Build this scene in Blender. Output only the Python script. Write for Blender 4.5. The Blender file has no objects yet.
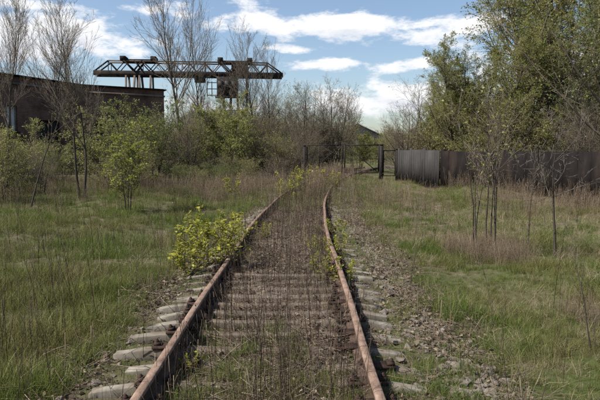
import bpy, math, random
import numpy as np
from mathutils import Vector, Matrix

R = math.radians
random.seed(7)
rng = np.random.default_rng(11)
C = bpy.context.scene.collection
scene = bpy.context.scene

# ------------------------------------------------------------------ camera
F_PX, HORIZON, CAM_H = 580.0, 150.0, 1.75
PITCH = math.atan((200.0 - HORIZON) / F_PX)
cam_d = bpy.data.cameras.new('camera')
cam = bpy.data.objects.new('camera', cam_d)
C.objects.link(cam)
cam_d.sensor_width = 36.0
cam_d.lens = 36.0 * F_PX / 600.0
cam_d.clip_start = 0.05
cam_d.clip_end = 3000.0
cam.location = (0, 0, CAM_H)
cam.rotation_euler = (R(90) - PITCH, 0, 0)
scene.camera = cam

# ------------------------------------------------------------------ sky and sun
SUN_AZ, SUN_EL = R(-108), R(50)          # azimuth from +Y, negative = left of the view
SKY_STRENGTH = 0.078
world = bpy.data.worlds.new('World')
scene.world = world
world.use_nodes = True
scene.view_settings.view_transform = 'Standard'
scene.view_settings.look = 'None'
scene.view_settings.gamma = 1.0
scene.view_settings.exposure = 0.98
scene.view_settings.use_curve_mapping = False
scene.cycles.use_denoising = False
scene.cycles.max_bounces = 5
scene.cycles.diffuse_bounces = 3
scene.cycles.transmission_bounces = 4
scene.cycles.transparent_max_bounces = 8


def build_world():
    nt = world.node_tree
    nt.nodes.clear()
    N, L = nt.nodes.new, nt.links.new
    out = N('ShaderNodeOutputWorld')
    bg = N('ShaderNodeBackground')
    bg.inputs['Strength'].default_value = SKY_STRENGTH
    L(bg.outputs[0], out.inputs[0])
    sky = N('ShaderNodeTexSky')
    sky.sky_type = 'NISHITA'
    sky.sun_disc = False
    sky.sun_elevation = SUN_EL
    sky.sun_rotation = SUN_AZ
    sky.air_density = 1.0
    sky.dust_density = 1.3
    sky.ozone_density = 1.6
    tc = N('ShaderNodeTexCoord')
    sep = N('ShaderNodeSeparateXYZ')
    L(tc.outputs['Generated'], sep.inputs[0])

    def math_(op, a, b=None, c=None, clamp=False):
        m = N('ShaderNodeMath')
        m.operation = op
        m.use_clamp = clamp
        for i, v in enumerate((a, b, c)):
            if v is None:
                continue
            if isinstance(v, (int, float)):
                m.inputs[i].default_value = v
            else:
                L(v, m.inputs[i])
        return m.outputs[0]

    def smooth(v, lo, hi):
        m = N('ShaderNodeMapRange')
        m.interpolation_type = 'SMOOTHSTEP'
        m.inputs['From Min'].default_value = lo
        m.inputs['From Max'].default_value = hi
        L(v, m.inputs['Value'])
        return m.outputs['Result']

    X, Y, Z = sep.outputs
    # the clouds of this day: banks low over the ground (direction x, z, half sizes, weight), then noise all round
    banks = []
    for px, py, hx, hy, w in ((48, 46, 88, 20, .62), (10, 18, 36, 8, .5), (330, 27, 92, 12, .62), (262, 20, 40, 8, .45), (420, 40, 50, 10, .54),
                              (328, 64, 34, 6, .55), (400, 67, 40, 7, .55), (470, 30, 30, 10, .58), (172, 13, 28, 9, .55),
                              (395, 100, 90, 17, .56), (290, 49, 36, 5, .44), (170, 108, 120, 12, .40), (575, 85, 70, 34, .52), (280, -45, 220, 8, .36)):
        el = math.atan((200 - py) / F_PX) - PITCH
        az = math.atan((px - 300) / F_PX)
        banks.append((math.sin(az) * math.cos(el), math.sin(el), hx / F_PX, hy / F_PX, w))

    def density(dz):
        Zs = math_('ADD', Z, dz)
        cmb = N('ShaderNodeCombineXYZ')
        L(X, cmb.inputs[0]); L(Y, cmb.inputs[1])
        L(math_('MULTIPLY', Zs, 2.6), cmb.inputs[2])
        nz = N('ShaderNodeTexNoise')
        nz.inputs['Scale'].default_value = 10.0
        nz.inputs['Detail'].default_value = 8
        nz.inputs['Roughness'].default_value = 0.66
        L(cmb.outputs[0], nz.inputs['Vector'])
        nl = N('ShaderNodeTexNoise')
        nl.inputs['Scale'].default_value = 2.3
        nl.inputs['Detail'].default_value = 3
        L(cmb.outputs[0], nl.inputs['Vector'])
        cz_ = N('ShaderNodeCombineXYZ')
        L(X, cz_.inputs[0]); L(Zs, cz_.inputs[1])
        tot = None
        for bx_, bz_, sx, sz, w in banks:
            vm = N('ShaderNodeVectorMath'); vm.operation = 'MULTIPLY_ADD'
            L(cz_.outputs[0], vm.inputs[0])
            vm.inputs[1].default_value = (1 / sx, 1 / sz, 0)
            vm.inputs[2].default_value = (-bx_ / sx, -bz_ / sz, 0)
            dt = N('ShaderNodeVectorMath'); dt.operation = 'DOT_PRODUCT'
            L(vm.outputs[0], dt.inputs[0]); L(vm.outputs[0], dt.inputs[1])
            g = math_('MULTIPLY_ADD', dt.outputs['Value'], -0.7, math.log(w))
            tot = g if tot is None else math_('MAXIMUM', tot, g)
        tot = math_('EXPONENT', tot)
        front = smooth(Y, 0.0, 0.3)
        tot = math_('MULTIPLY', tot, front)
        base = math_('MULTIPLY', smooth(nl.outputs[0], 0.46, 0.70), 0.45)
        base = math_('MULTIPLY', base, math_('SUBTRACT', 1.0, math_('MULTIPLY', front, .75)))
        tot = math_('MAXIMUM', tot, base)
        return math_('ADD', tot, math_('MULTIPLY', math_('SUBTRACT', nz.outputs[0], 0.5), 1.5))

    d0 = density(0.0)
    d1 = density(0.022)
    cover = math_('MULTIPLY', smooth(d0, 0.20, 0.48), 0.95)
    shade = math_('MULTIPLY', smooth(d1, 0.25, 0.75), smooth(d0, 0.2, 0.6))
    cc = N('ShaderNodeMix'); cc.data_type = 'RGBA'
    cc.inputs['A'].default_value = (7.0, 7.0, 7.1, 1)
    cc.inputs['B'].default_value = (4.7, 4.95, 5.5, 1)
    L(shade, cc.inputs['Factor'])
    mx = N('ShaderNodeMix'); mx.data_type = 'RGBA'
    L(cover, mx.inputs['Factor'])
    L(sky.outputs[0], mx.inputs['A'])
    L(cc.outputs['Result'], mx.inputs['B'])
    L(mx.outputs['Result'], bg.inputs['Color'])
    world.cycles.sampling_method = 'MANUAL'
    world.cycles.sample_map_resolution = 512


build_world()
sun_d = bpy.data.lights.new('sun', 'SUN')
sun_d.energy = 4.3
sun_d.angle = R(0.53)
sun_d.color = (1.0, 0.95, 0.87)
sun = bpy.data.objects.new('sun', sun_d)
C.objects.link(sun)
sun_dir = Vector((math.sin(SUN_AZ) * math.cos(SUN_EL), math.cos(SUN_AZ) * math.cos(SUN_EL), math.sin(SUN_EL)))
sun.rotation_euler = (-sun_dir).to_track_quat('-Z', 'Y').to_euler()
sun.location = sun_dir * 60


# ------------------------------------------------------------------ helpers
def mk_mesh(name, V, quads=None, tris=None, mat=None, smooth=False):
    V = np.asarray(V, dtype=np.float32).reshape(-1, 3)
    q = np.asarray(quads if quads is not None else [], dtype=np.int32).reshape(-1, 4)
    t = np.asarray(tris if tris is not None else [], dtype=np.int32).reshape(-1, 3)
    me = bpy.data.meshes.new(name)
    me.vertices.add(len(V))
    me.vertices.foreach_set('co', V.ravel())
    nl = q.size + t.size
    me.loops.add(nl)
    me.loops.foreach_set('vertex_index', np.concatenate([q.ravel(), t.ravel()]))
    npoly = len(q) + len(t)
    me.polygons.add(npoly)
    starts = np.concatenate([np.arange(len(q)) * 4, q.size + np.arange(len(t)) * 3]).astype(np.int32)
    me.polygons.foreach_set('loop_start', starts)
    if smooth:
        me.polygons.foreach_set('use_smooth', np.ones(npoly, dtype=bool))
    me.update(calc_edges=True)
    if mat:
        me.materials.append(mat)
    return me


def link(name, data, parent=None, loc=None, rot=None, scale=None):
    o = bpy.data.objects.new(name, data)
    C.objects.link(o)
    if parent:
        o.parent = parent
    if loc is not None:
        o.location = loc
    if rot is not None:
        o.rotation_euler = rot
    if scale is not None:
        o.scale = scale if hasattr(scale, '__len__') else (scale,) * 3
    return o


def tag(o, label, cat, group=None):
    o['label'] = label
    o['category'] = cat
    if group:
        o['group'] = group
    return o


def structure(o, label=None):
    o['kind'] = 'structure'
    if label:
        o['label'] = label
    return o


def stuff(o, label, cat):
    o['kind'] = 'stuff'
    o['label'] = label
    o['category'] = cat
    return o


class MB:
    """collects simple shapes for one mesh"""
    def __init__(s):
        s.V, s.Q, s.T, s.n = [], [], [], 0

    def add(s, V, Q=None, T=None):
        V = np.asarray(V, float).reshape(-1, 3)
        if Q is not None and len(Q):
            s.Q.append(np.asarray(Q, int).reshape(-1, 4) + s.n)
        if T is not None and len(T):
            s.T.append(np.asarray(T, int).reshape(-1, 3) + s.n)
        s.V.append(V)
        s.n += len(V)
        return s

    def box(s, lo, hi):
        x0, y0, z0 = lo; x1, y1, z1 = hi
        V = [(x0, y0, z0), (x1, y0, z0), (x1, y1, z0), (x0, y1, z0), (x0, y0, z1), (x1, y0, z1), (x1, y1, z1), (x0, y1, z1)]
        return s.add(V, [(0, 3, 2, 1), (4, 5, 6, 7), (0, 1, 5, 4), (1, 2, 6, 5), (2, 3, 7, 6), (3, 0, 4, 7)])

    def bar(s, a, b, w, h=None, up=(0, 0, 1)):
        a, b = np.array(a, float), np.array(b, float)
        h = h or w
        d = b - a; d /= np.linalg.norm(d)
        u = np.cross(d, up)
        if np.linalg.norm(u) < 1e-4:
            u = np.cross(d, (0, 1, 0))
        u /= np.linalg.norm(u)
        v = np.cross(u, d)
        V = []
        for p in (a, b):
            for su, sv in ((-1, -1), (1, -1), (1, 1), (-1, 1)):
                V.append(p + u * su * w / 2 + v * sv * h / 2)
        return s.add(V, [(0, 1, 2, 3), (7, 6, 5, 4), (0, 4, 5, 1), (1, 5, 6, 2), (2, 6, 7, 3), (3, 7, 4, 0)])

    def tube(s, path, rad, k=6):
        V, Q, T = tubes(np.asarray(path, float)[None], np.asarray(rad, float)[None], k)
        return s.add(V, Q, T)

    def quad(s, a, b, c, d):
        return s.add([a, b, c, d], [(0, 1, 2, 3)])

    def mesh(s, name, mat=None, smooth=False):
        return mk_mesh(name, np.concatenate(s.V), np.concatenate(s.Q) if s.Q else None, np.concatenate(s.T) if s.T else None, mat, smooth)

    def build(s, name, mat=None, parent=None, smooth=False, **kw):
        return link(name, s.mesh(name, mat, smooth), parent, **kw)


def nrm(a):
    return a / np.maximum(np.linalg.norm(a, axis=-1, keepdims=True), 1e-9)


def tubes(P, Rr, k):
    """P (M,n,3) paths, Rr (M,n) radii -> verts, quads, cap tris"""
    M, n, _ = P.shape
    d = nrm(P[:, -1] - P[:, 0])
    ref = np.where(np.abs(d[:, 2:3]) > .8, np.array([[1., 0, 0]]), np.array([[0, 0, 1.]]))
    T = nrm(np.gradient(P, axis=1))
    u = nrm(np.cross(T, ref[:, None, :]))
    v = np.cross(T, u)
    a = np.arange(k) * 2 * np.pi / k
    V = P[:, :, None, :] + Rr[:, :, None, None] * (np.cos(a)[None, None, :, None] * u[:, :, None, :] + np.sin(a)[None, None, :, None] * v[:, :, None, :])
    idx = np.arange(M * n * k).reshape(M, n, k)
    q = np.stack([idx[:, :-1], np.roll(idx, -1, 2)[:, :-1], np.roll(idx, -1, 2)[:, 1:], idx[:, 1:]], -1).reshape(-1, 4)
    tr = []
    for j in range(1, k - 1):
        tr.append(np.stack([idx[:, -1, 0], idx[:, -1, j], idx[:, -1, j + 1]], -1))
    return V.reshape(-1, 3), q, np.concatenate(tr)


# ---- materials
def mat_new(name):
    m = bpy.data.materials.new(name)
    m.use_nodes = True
    nt = m.node_tree
    nt.nodes.clear()
    return m, nt


def ramp(nt, fac, stops):
    r = nt.nodes.new('ShaderNodeValToRGB')
    e = r.color_ramp.elements
    while len(e) < len(stops):
        e.new(0.5)
    for i, (p, c) in enumerate(stops):
        e[i].position = p
        e[i].color = (*c, 1)
    nt.links.new(fac, r.inputs[0])
    return r.outputs[0]


def noise(nt, scale, detail=4, rough=.55, coord='Object', sc=None):
    tc = nt.nodes.new('ShaderNodeTexCoord') if coord == 'Object' else nt.nodes.new('ShaderNodeNewGeometry')
    src = tc.outputs['Object'] if coord == 'Object' else tc.outputs['Position']
    if sc:
        mp = nt.nodes.new('ShaderNodeMapping')
        mp.inputs['Scale'].default_value = sc
        nt.links.new(src, mp.inputs[0])
        src = mp.outputs[0]
    n = nt.nodes.new('ShaderNodeTexNoise')
    n.inputs['Scale'].default_value = scale
    n.inputs['Detail'].default_value = detail
    n.inputs['Roughness'].default_value = rough
    nt.links.new(src, n.inputs['Vector'])
    return n.outputs[0]


def mixc(nt, fac, a, b, mode='MIX'):
    m = nt.nodes.new('ShaderNodeMix')
    m.data_type = 'RGBA'
    m.blend_type = mode
    for s, v in (('Factor', fac), ('A', a), ('B', b)):
        if isinstance(v, (int, float)):
            m.inputs[s].default_value = v
        elif isinstance(v, tuple):
            m.inputs[s].default_value = (*v, 1)
        else:
            nt.links.new(v, m.inputs[s])
    return m.outputs['Result']


def solid(name, stops, scale=6, rough=.85, bump=.3, bscale=30, metallic=0., coord='Object', sc=None, bdist=.01, extra=None):
    """a rough surface whose colour wanders between the stops"""
    m, nt = mat_new(name)
    out = nt.nodes.new('ShaderNodeOutputMaterial')
    p = nt.nodes.new('ShaderNodeBsdfPrincipled')
    p.inputs['Roughness'].default_value = rough
    p.inputs['Specular IOR Level'].default_value = .5 if rough < .7 else (.12 if rough < .94 else 0.)
    p.inputs['Metallic'].default_value = metallic
    col = ramp(nt, noise(nt, scale, 6, .62, coord, sc), stops)
    if extra:
        col = extra(nt, col)
    nt.links.new(col, p.inputs['Base Color'])
    if bump:
        b = nt.nodes.new('ShaderNodeBump')
        b.inputs['Strength'].default_value = bump
        b.inputs['Distance'].default_value = bdist
        nt.links.new(noise(nt, bscale, 5, .6, coord, sc), b.inputs['Height'])
        nt.links.new(b.outputs[0], p.inputs['Normal'])
    nt.links.new(p.outputs[0], out.inputs[0])
    return m


def leafy(name, stops, trans=.35, rough=.6, patch=None, pscale=.35, per='island'):
    """thin leaves or blades: per-leaf colour, some light through them"""
    m, nt = mat_new(name)
    out = nt.nodes.new('ShaderNodeOutputMaterial')
    g = nt.nodes.new('ShaderNodeNewGeometry')
    oi = nt.nodes.new('ShaderNodeObjectInfo')
    mm = nt.nodes.new('ShaderNodeMath'); mm.operation = 'FRACT'
    ad = nt.nodes.new('ShaderNodeMath'); ad.operation = 'ADD'
    nt.links.new(g.outputs['Random Per Island'], ad.inputs[0])
    nt.links.new(oi.outputs['Random'], ad.inputs[1])
    nt.links.new(ad.outputs[0], mm.inputs[0])
    col = ramp(nt, mm.outputs[0], stops)
    if patch:
        f = ramp(nt, noise(nt, pscale, 3, .5, 'Position'), [(.42, (0, 0, 0)), (.60, (1, 1, 1))])
        f2 = nt.nodes.new('ShaderNodeMath'); f2.operation = 'MULTIPLY'
        nt.links.new(f, f2.inputs[0]); f2.inputs[1].default_value = .75
        col = mixc(nt, f2.outputs[0], col, patch)
    d = nt.nodes.new('ShaderNodeBsdfDiffuse')
    t = nt.nodes.new('ShaderNodeBsdfTranslucent')
    gl = nt.nodes.new('ShaderNodeBsdfGlossy'); gl.inputs['Roughness'].default_value = .5
    nt.links.new(col, d.inputs[0]); nt.links.new(col, t.inputs[0])
    gl.inputs[0].default_value = (.9, .9, .9, 1)
    a = nt.nodes.new('ShaderNodeMixShader'); a.inputs[0].default_value = trans
    nt.links.new(d.outputs[0], a.inputs[1]); nt.links.new(t.outputs[0], a.inputs[2])
    b = nt.nodes.new('ShaderNodeMixShader'); b.inputs[0].default_value = .012
    nt.links.new(a.outputs[0], b.inputs[1]); nt.links.new(gl.outputs[0], b.inputs[2])
    nt.links.new(b.outputs[0], out.inputs[0])
    return m


M = {}
M['bark'] = solid('bark', [(.25, (.03, .025, .02)), (.55, (.062, .052, .043)), (.8, (.105, .09, .076))], 5, .95, .6, 18, sc=(1, 1, .25))
M['twig'] = solid('twig', [(.3, (.085, .068, .051)), (.7, (.16, .134, .105))], 3, .9, 0)
M['twig_grey'] = solid('twig_grey', [(.3, (.065, .056, .047)), (.7, (.13, .115, .098))], 3, .9, 0)
M['leaf_olive'] = leafy('leaf_olive', [(0, (.17, .17, .048)), (.5, (.23, .225, .07)), (1, (.30, .28, .105))], .5)
M['leaf_green'] = leafy('leaf_green', [(0, (.10, .13, .03)), (.5, (.14, .175, .042)), (1, (.19, .21, .07))], .5)
M['leaf_yellow'] = leafy('leaf_yellow', [(0, (.17, .18, .024)), (.5, (.27, .27, .04)), (1, (.37, .355, .065))], .45)
M['leaf_maple'] = leafy('leaf_maple', [(0, (.14, .165, .03)), (.5, (.20, .225, .042)), (1, (.28, .29, .065))], .45)
M['leaf_pale'] = leafy('leaf_pale', [(0, (.175, .19, .05)), (.5, (.235, .245, .072)), (1, (.30, .295, .11))], .5)
M['grass'] = leafy('grass', [(0, (.062, .095, .018)), (.5, (.10, .145, .026)), (1, (.165, .195, .045))], .42, patch=(.175, .155, .062), pscale=.45)
M['straw'] = leafy('straw', [(0, (.15, .115, .068)), (.5, (.25, .20, .125)), (1, (.38, .32, .215))], .2)
M['stalk'] = leafy('stalk', [(0, (.026, .019, .015)), (.65, (.055, .038, .029)), (1, (.15, .115, .082))], .05)
M['stalk_red'] = leafy('stalk_red', [(0, (.085, .06, .041)), (.6, (.155, .114, .078)), (1, (.255, .2, .14))], .05)
M['litter'] = leafy('litter', [(0, (.06, .042, .03)), (.5, (.125, .093, .066)), (1, (.235, .19, .135))], .1)
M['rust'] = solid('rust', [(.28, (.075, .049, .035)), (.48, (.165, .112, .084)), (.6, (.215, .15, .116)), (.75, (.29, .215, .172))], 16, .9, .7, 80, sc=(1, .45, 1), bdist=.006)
M['rust_web_shade'] = solid('rust_web_shade', [(.28, (.035, .024, .019)), (.5, (.07, .046, .035)), (.75, (.13, .085, .064))], 9, .85, .4, 60, sc=(1, .35, 1), bdist=.004)
M['rust_dark'] = solid('rust_dark', [(.3, (.02, .014, .012)), (.7, (.055, .034, .026))], 14, .85, .4, 50)
M['steel_dark'] = solid('steel_dark', [(.3, (.014, .0135, .014)), (.55, (.03, .026, .025)), (.75, (.06, .042, .034))], 1.4, .95, .2, 20)
M['steel_red'] = solid('steel_red', [(.3, (.05, .022, .018)), (.55, (.11, .04, .03)), (.8, (.15, .08, .06))], .8, .75, .2, 20)
M['steel_grey'] = solid('steel_grey', [(.3, (.06, .048, .042)), (.7, (.13, .108, .094))], 1.0, .95, .2, 20)
M['gate'] = solid('gate', [(.3, (.012, .011, .011)), (.7, (.035, .028, .025))], 6, .7, .3, 40)
def rusty(nt, col):
    # rust and oil stains spread round the rail seats, soil grime elsewhere
    tc = nt.nodes.new('ShaderNodeTexCoord'); sp = nt.nodes.new('ShaderNodeSeparateXYZ')
    nt.links.new(tc.outputs['Object'], sp.inputs[0])
    ab = nt.nodes.new('ShaderNodeMath'); ab.operation = 'ABSOLUTE'; nt.links.new(sp.outputs[0], ab.inputs[0])
    mr = nt.nodes.new('ShaderNodeMapRange'); mr.inputs['From Min'].default_value = 1.12; mr.inputs['From Max'].default_value = .86
    nt.links.new(ab.outputs[0], mr.inputs['Value'])
    mu = nt.nodes.new('ShaderNodeMath'); mu.operation = 'MULTIPLY'; mu.use_clamp = True
    nt.links.new(mr.outputs[0], mu.inputs[0]); nt.links.new(ramp(nt, noise(nt, 16, 5, .6, 'Position'), [(.3, (.25, .25, .25)), (.65, (.9, .9, .9))]), mu.inputs[1])
    col = mixc(nt, mu.outputs[0], col, (.095, .062, .045))
    g = ramp(nt, noise(nt, 3.2, 6, .7, 'Position'), [(.42, (0, 0, 0)), (.62, (.8, .8, .8))])
    return mixc(nt, g, col, (.105, .088, .066))


M['concrete'] = solid('concrete', [(.25, (.125, .112, .094)), (.5, (.215, .196, .166)), (.8, (.31, .288, .25))], 8, .96, .3, 60, coord='Position', bdist=.005, extra=rusty)
M['concrete_grey'] = solid('concrete_grey', [(.25, (.03, .028, .027)), (.55, (.05, .047, .046)), (.8, (.07, .066, .064))], 1.4, .96, .5, 22, coord='Position', sc=(1, 1, .45))
M['board_dark'] = solid('board_dark', [(.25, (.008, .0075, .0075)), (.5, (.017, .0145, .014)), (.62, (.03, .023, .019)), (.8, (.045, .038, .034))], 1.1, .96, .6, 20, coord='Position', sc=(1, 1, .4))
M['stone'] = solid('stone', [(.25, (.08, .067, .055)), (.5, (.15, .128, .107)), (.8, (.24, .212, .182))], 9, .92, .5, 40)
M['stone_pale'] = solid('stone_pale', [(.25, (.34, .30, .24)), (.8, (.56, .52, .44))], 9, .92, .5, 40)
M['plastic_pale'] = solid('plastic_pale', [(.3, (.45, .52, .54)), (.7, (.75, .8, .82))], 12, .3, .2, 30)
M['roof_grey'] = solid('roof_grey', [(.3, (.16, .15, .145)), (.7, (.26, .25, .24))], 1.2, .9, .2, 8)
M['plaster'] = solid('plaster', [(.3, (.16, .145, .13)), (.7, (.24, .225, .2))], 1.2, .9, .2, 8)
M['window_pale'] = solid('window_pale', [(.3, (.38, .4, .4)), (.7, (.52, .53, .52))], 2, .6, 0)


def glass_dark():
    m, nt = mat_new('glass_dark')
    out = nt.nodes.new('ShaderNodeOutputMaterial')
    p = nt.nodes.new('ShaderNodeBsdfPrincipled')
    p.inputs['Roughness'].default_value = .65
    p.inputs['Specular IOR Level'].default_value = .2
    nt.links.new(ramp(nt, noise(nt, 3), [(.3, (.01, .011, .012)), (.7, (.03, .03, .03))]), p.inputs['Base Color'])
    nt.links.new(p.outputs[0], out.inputs[0])
    return m


M['glass_dark'] = glass_dark()


def brick_mat():
    m, nt = mat_new('brick')
    out = nt.nodes.new('ShaderNodeOutputMaterial')
    p = nt.nodes.new('ShaderNodeBsdfPrincipled')
    p.inputs['Roughness'].default_value = .95
    p.inputs['Specular IOR Level'].default_value = .1
    tc = nt.nodes.new('ShaderNodeTexCoord')
    bt = nt.nodes.new('ShaderNodeTexBrick')
    nt.links.new(tc.outputs['UV'], bt.inputs['Vector'])
    bt.inputs['Scale'].default_value = 1.0
    bt.inputs['Brick Width'].default_value = .26
    bt.inputs['Row Height'].default_value = .077
    bt.inputs['Mortar Size'].default_value = .006
    bt.inputs['Color1'].default_value = (.20, .112, .086, 1)
    bt.inputs['Color2'].default_value = (.13, .085, .072, 1)
    bt.inputs['Mortar'].default_value = (.2, .175, .155, 1)
    st = ramp(nt, noise(nt, .55, 6, .65), [(.35, (.38, .36, .38)), (.55, (.85, .82, .80)), (.72, (1.05, .98, .95))])
    col = mixc(nt, 1.0, bt.outputs[0], st, 'MULTIPLY')
    nt.links.new(col, p.inputs['Base Color'])
    b = nt.nodes.new('ShaderNodeBump'); b.inputs['Distance'].default_value = .01
    nt.links.new(bt.outputs['Fac'], b.inputs['Height']); b.invert = True
    nt.links.new(b.outputs[0], p.inputs['Normal'])
    nt.links.new(p.outputs[0], out.inputs[0])
    return m


M['brick'] = brick_mat()


def ground_mat():
    m, nt = mat_new('ground')
    out = nt.nodes.new('ShaderNodeOutputMaterial')
    p = nt.nodes.new('ShaderNodeBsdfPrincipled')
    p.inputs['Roughness'].default_value = 1.0
    p.inputs['Specular IOR Level'].default_value = .05
    soil = ramp(nt, noise(nt, 5, 8, .7, 'Position'), [(.3, (.05, .04, .028)), (.5, (.105, .085, .058)), (.72, (.19, .16, .115))])
    green = ramp(nt, noise(nt, 14, 6, .7, 'Position'), [(.3, (.03, .045, .014)), (.6, (.07, .085, .026)), (.8, (.13, .12, .055))])
    f = ramp(nt, noise(nt, .5, 5, .6, 'Position'), [(.40, (0, 0, 0)), (.58, (1, 1, 1))])
    col = mixc(nt, f, soil, green)
    nt.links.new(col, p.inputs['Base Color'])
    b = nt.nodes.new('ShaderNodeBump'); b.inputs['Distance'].default_value = .04; b.inputs['Strength'].default_value = .8
    nt.links.new(noise(nt, 22, 6, .7, 'Position'), b.inputs['Height'])
    nt.links.new(b.outputs[0], p.inputs['Normal'])
    nt.links.new(p.outputs[0], out.inputs[0])
    return m


M['ground'] = ground_mat()
M['ballast'] = solid('ballast', [(.28, (.065, .052, .04)), (.5, (.145, .118, .092)), (.74, (.24, .205, .162))], 5, 1.0, 1.0, 45, coord='Position', bdist=.03)


# ------------------------------------------------------------------ terrain
GAUGE = 1.592           # rail head centre to centre
def cx(y):
    """x of the track's centre line: straight, then bending right through the gate"""
    y = np.asarray(y, float)
    c = np.clip(y - 9.5, 0, None)
    return -.265 + np.where(c < 60, c * c / 296.0, 60 * 60 / 296. + (c - 60) * 60 / 148.)


def cxd(y):
    return np.clip(np.asarray(y, float) - 9.5, 0, 60) / 148.0


_w = [(rng.uniform(-1, 1), rng.uniform(-1, 1), rng.uniform(0, 6.28)) for _ in range(24)]


def bumps(x, y):
    z = 0
    for i, (a, b, ph) in enumerate(_w):
        k = [.35, .7, 1.6, 3.5][i % 4]
        amp = [.05, .028, .016, .009][i % 4]
        z = z + amp * np.sin(k * (a * x + b * y) * 1.6 + ph)
    return z


def sstep(a, b, v):
    t = np.clip((v - a) / (b - a), 0, 1)
    return t * t * (3 - 2 * t)


def gz(x, y):
    """height of the ground; 0 is the top of the sleepers"""
    x = np.asarray(x, float); y = np.asarray(y, float)
    lat = x - cx(y)
    b = bumps(x, y)
    field = -.17 + b * .9
    bed = -.045 + b * .25
    wl = 1 - sstep(1.25, 2.6, -lat)
    wr = 1 - sstep(1.5, 2.6, lat)
    w = np.minimum(wl, wr)
    return field * (1 - w) + bed * w


def bed_z(x, y):
    """the ballast bed: proud of the ground inside its edges, dipping under it outside"""
    x = np.asarray(x, float); y = np.asarray(y, float)
    lat = x - cx(y)
    wob = .18 * np.sin(y * 1.9 + 1) + .12 * np.sin(y * 4.3) + .08 * np.sin(y * 9.1 + 2)
    edge = np.minimum(sstep(-1.75, -1.42, lat + wob * .7), 1 - sstep(1.72, 2.05, lat + wob * .7))
    mound = .045 * np.exp(-((lat - 1.55) / .22) ** 2)
    shoulder = -.034 * sstep(.7, .85, np.abs(lat)) * (1 - sstep(1.5, 1.8, np.abs(lat))) - .16 * np.clip(np.abs(lat) - .9, 0, .5)
    mid = shoulder + (.01 + .035 * (1 - sstep(4.0, 5.4, y))) * np.exp(-(lat / .5) ** 4) + .02 * np.sin(3.1 * y + 2 * lat) * np.sin(1.7 * y + 4 * lat)
    return gz(x, y) - .09 + (.105 + mound + mid) * edge + .006 * np.sin(23 * x + 7 * y) * np.sin(19 * y)


def top_z(x, y):
    return np.maximum(gz(x, y), bed_z(x, y))


def grid_mesh(name, xs, ys, zf, mat):
    X, Y = np.meshgrid(xs, ys)
    V = np.stack([X, Y, zf(X, Y)], -1).reshape(-1, 3)
    nx, ny = len(xs), len(ys)
    i = np.arange(nx * ny).reshape(ny, nx)
    q = np.stack([i[:-1, :-1], i[:-1, 1:], i[1:, 1:], i[1:, :-1]], -1).reshape(-1, 4)
    return mk_mesh(name, V, q, None, mat, True)


def spread(lo, hi, step, far, n):
    core = np.arange(lo, hi + 1e-6, step)
    g = np.geomspace(step, far, n)
    return np.concatenate([(lo - g)[::-1], core, hi + g])


ground = link('ground', grid_mesh('ground', spread(-14, 14, .2, 900, 26), spread(-3, 36, .2, 1500, 26), gz, M['ground']))
structure(ground)

# the ballast bed follows the curve
ys = np.arange(-3, 70, .12)
ls = np.linspace(-2.3, 3.1, 55)
LL, YY = np.meshgrid(ls, ys)
XX = cx(YY) + LL
V = np.stack([XX, YY, bed_z(XX, YY)], -1).reshape(-1, 3)
i = np.arange(len(V)).reshape(len(ys), len(ls))
q = np.stack([i[:-1, :-1], i[:-1, 1:], i[1:, 1:], i[1:, :-1]], -1).reshape(-1, 4)
ballast_bed = link('ballast_bed', mk_mesh('ballast_bed', V, q, None, M['ballast'], True))
structure(ballast_bed)


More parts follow.
